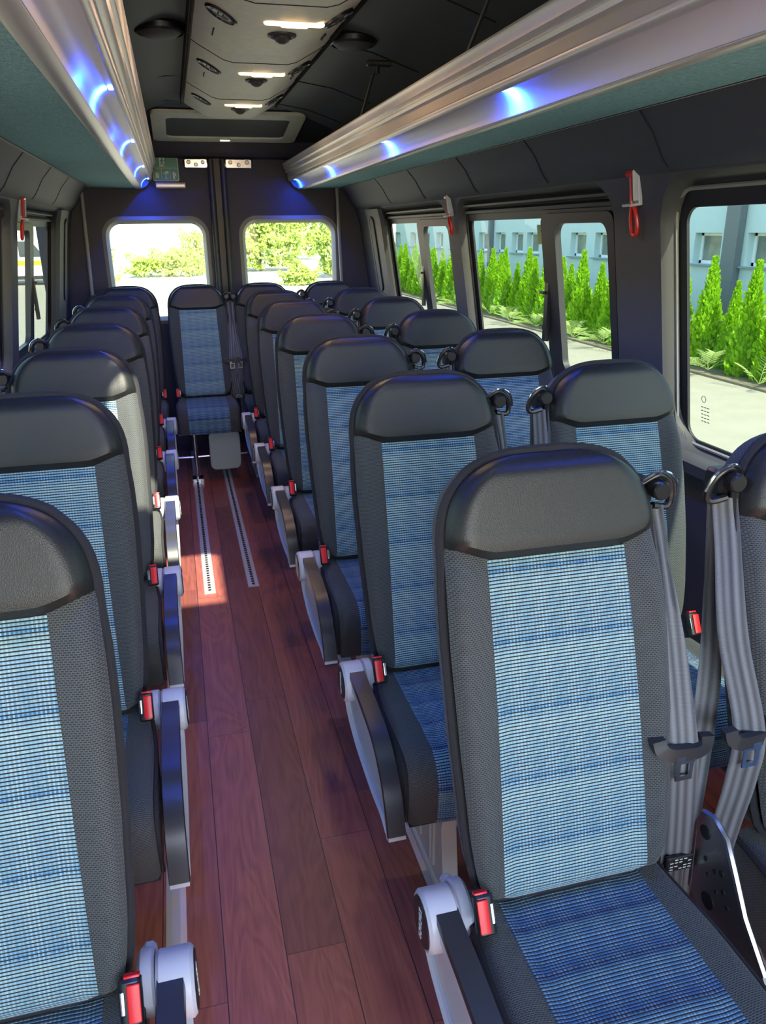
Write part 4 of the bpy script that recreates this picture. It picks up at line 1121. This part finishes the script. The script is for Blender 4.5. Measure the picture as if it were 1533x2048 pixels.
# bushes and trees behind the bus
def bush_mesh(seed, n, R, leaf):
    rnd = random.Random(seed); mb = MB()
    for _ in range(n):
        d = Vector((rnd.gauss(0,1), rnd.gauss(0,1), rnd.gauss(0,1))).normalized(); 
        if d[2] < -.2: d[2] = -d[2]
        lump = .8+.25*math.sin(d[0]*7+seed)*math.cos(d[1]*6)+.15*math.sin(d[2]*11+seed*2)
        p = Vector((d[0]*R[0], d[1]*R[1], d[2]*R[2]+R[2]*.3))*(lump*rnd.uniform(.75,1))
        a = Vector((rnd.gauss(0,1), rnd.gauss(0,1), rnd.gauss(0,1))).normalized(); b = a.orthogonal().normalized()
        mb.add([p-a*leaf, p+b*leaf*.6, p+a*leaf, p-b*leaf*.6], [(0,1,2,3)])
    return mb
bs = [(-3.2, 33, (1.4,1.2,1.5), 1500, .10, 'green bush at the left edge of the left rear window'),
      (-.2, 46, (2.6,1.4,1.3), 1700, .13, 'low pale bush in the middle of the left rear window'),
      (1.7, 57, (2.0,1.4,1.9), 1700, .14, 'yellow-green bush toward the right of the left rear window'),
      (5.3, 50, (3.0,2,3.6), 4200, .16, 'broad yellow-green shrub filling the left of the right rear window'),
      (9.6, 68, (3.6,2,4.6), 4200, .17, 'tall sunlit shrub behind the middle of the right rear window'),
      (5.55, 36, (.95,.8,.75), 1200, .09, 'small round bush on the pale ground in the right rear window'),
      (8.4, 41, (1.3,1.2,4.0), 3000, .14, 'darker tree at the right edge of the right rear window'),
      (-7.5, 60, (3,2,2.6), 1800, .18, 'pale bush far off behind the parked van')]
for k, (x, y, R, n, lf, lab) in enumerate(bs):
    t = empty('bush', (x, y, GZ)); tag(t, lab, 'bush')
    bush_mesh(k+3, n, R, lf).build('foliage', M['bush'], t, smooth=False, fix=False)
    MB().tube([(0,0,-.02),(.05,0,R[2]*.7)], .05, 6).build('stem', M['bark'], t)
b = MB().box((0,0,2.2), (30,6,4.4)).build('distant_building', simple('far_pale_wall', (.7,.68,.6), .9), None, smooth=False, loc=(-8, 84, GZ))
tag(b, 'very pale low building in the glare beyond the left rear window', 'building')

# ------------------------------------------------------------------ light
a_, s_ = .25, 1.08
sd = Vector((-a_, s_, -1.)).normalized()
sun = bpy.data.lights.new('sun', 'SUN'); sun.energy = 11.; sun.angle = math.radians(.7); sun.color = (1,.93,.80)
so = bpy.data.objects.new('sun', sun); C.objects.link(so); so.rotation_euler = sd.to_track_quat('-Z', 'Y').to_euler(); so.location = (0,-5,12)
w = bpy.data.worlds.new('sky'); bpy.context.scene.world = w; w.use_nodes = True; nt = w.node_tree
sky = nt.nodes.new('ShaderNodeTexSky'); sky.sky_type = 'NISHITA'; sky.sun_disc = False
sky.sun_elevation = math.asin(-sd.z); sky.sun_rotation = math.atan2(-sd.x, -sd.y)
bg = nt.nodes['Background']; hs_ = nt.nodes.new('ShaderNodeHueSaturation'); hs_.inputs['Saturation'].default_value = .95; L(nt, sky.outputs[0], hs_.inputs['Color']); L(nt, hs_.outputs[0], bg.inputs[0]); bg.inputs[1].default_value = .55
# LED fittings in the racks: small blue lamps tucked under the lip, shining on the curved panel
for s in (1, -1):
    f = RF[s]
    for y in LEDY[s]:
        t = empty('led_light', (f(.968), y, 1.8945)); tag(t, 'blue LED lamp glowing under the %s rack lip' % ('right' if s > 0 else 'left'), 'led lamp', 'blue LEDs under the %s rack' % ('right' if s > 0 else 'left'))
        MB().rbox((0,0,0), (.012,.03,.004), .002, 2, axis=2).build('led_chip', M['led'], t)
        l = bpy.data.lights.new('led', 'AREA'); l.shape = 'RECTANGLE'; l.size = .012; l.size_y = .05; l.energy = 1.7 if y < 5.5 else .9; l.color = (.012,.075,1.)
        lo = bpy.data.objects.new('led_beam', l); C.objects.link(lo); lo.parent = t; lo.location = (.003*s, 0, -.004)
        lo.rotation_euler = (0, (-.75 if s > 0 else .75), 0)
for x, y, n in lamps:
    l = bpy.data.lights.new('lamp_glow', 'AREA'); l.shape = 'RECTANGLE'; l.size = .10; l.size_y = .02; l.energy = 1.3; l.color = (1,.66,.38)
    lo = bpy.data.objects.new('lamp_glow', l); C.objects.link(lo); lo.location = (x, y, 2.128)

# ------------------------------------------------------------------ camera
yaw, pitch, roll = .251, .352, -.011
cy, sy, cp_, sp = math.cos(yaw), math.sin(yaw), math.cos(pitch), math.sin(pitch)
fw = Vector((sy*cp_, cy*cp_, -sp)); rt = Vector((cy, -sy, 0)); up = rt.cross(fw)
r_ = rt*math.cos(roll)+up*math.sin(roll); u_ = -rt*math.sin(roll)+up*math.cos(roll)
cam = bpy.data.cameras.new('camera'); cam.sensor_fit = 'HORIZONTAL'; cam.sensor_width = 36; cam.lens = 36*1537/1533; cam.clip_start = .02; cam.clip_end = 400
co = bpy.data.objects.new('camera', cam); C.objects.link(co)
Mx = Matrix((r_, u_, -fw)).transposed().to_4x4(); Mx.translation = Vector((.10, 0, 1.56)); co.matrix_world = Mx
sc = bpy.context.scene; sc.camera = co
sc.view_settings.view_transform = 'Standard'; sc.view_settings.look = 'None'; sc.view_settings.gamma = 1; sc.view_settings.use_curve_mapping = False
sc.view_settings.exposure = 1.45
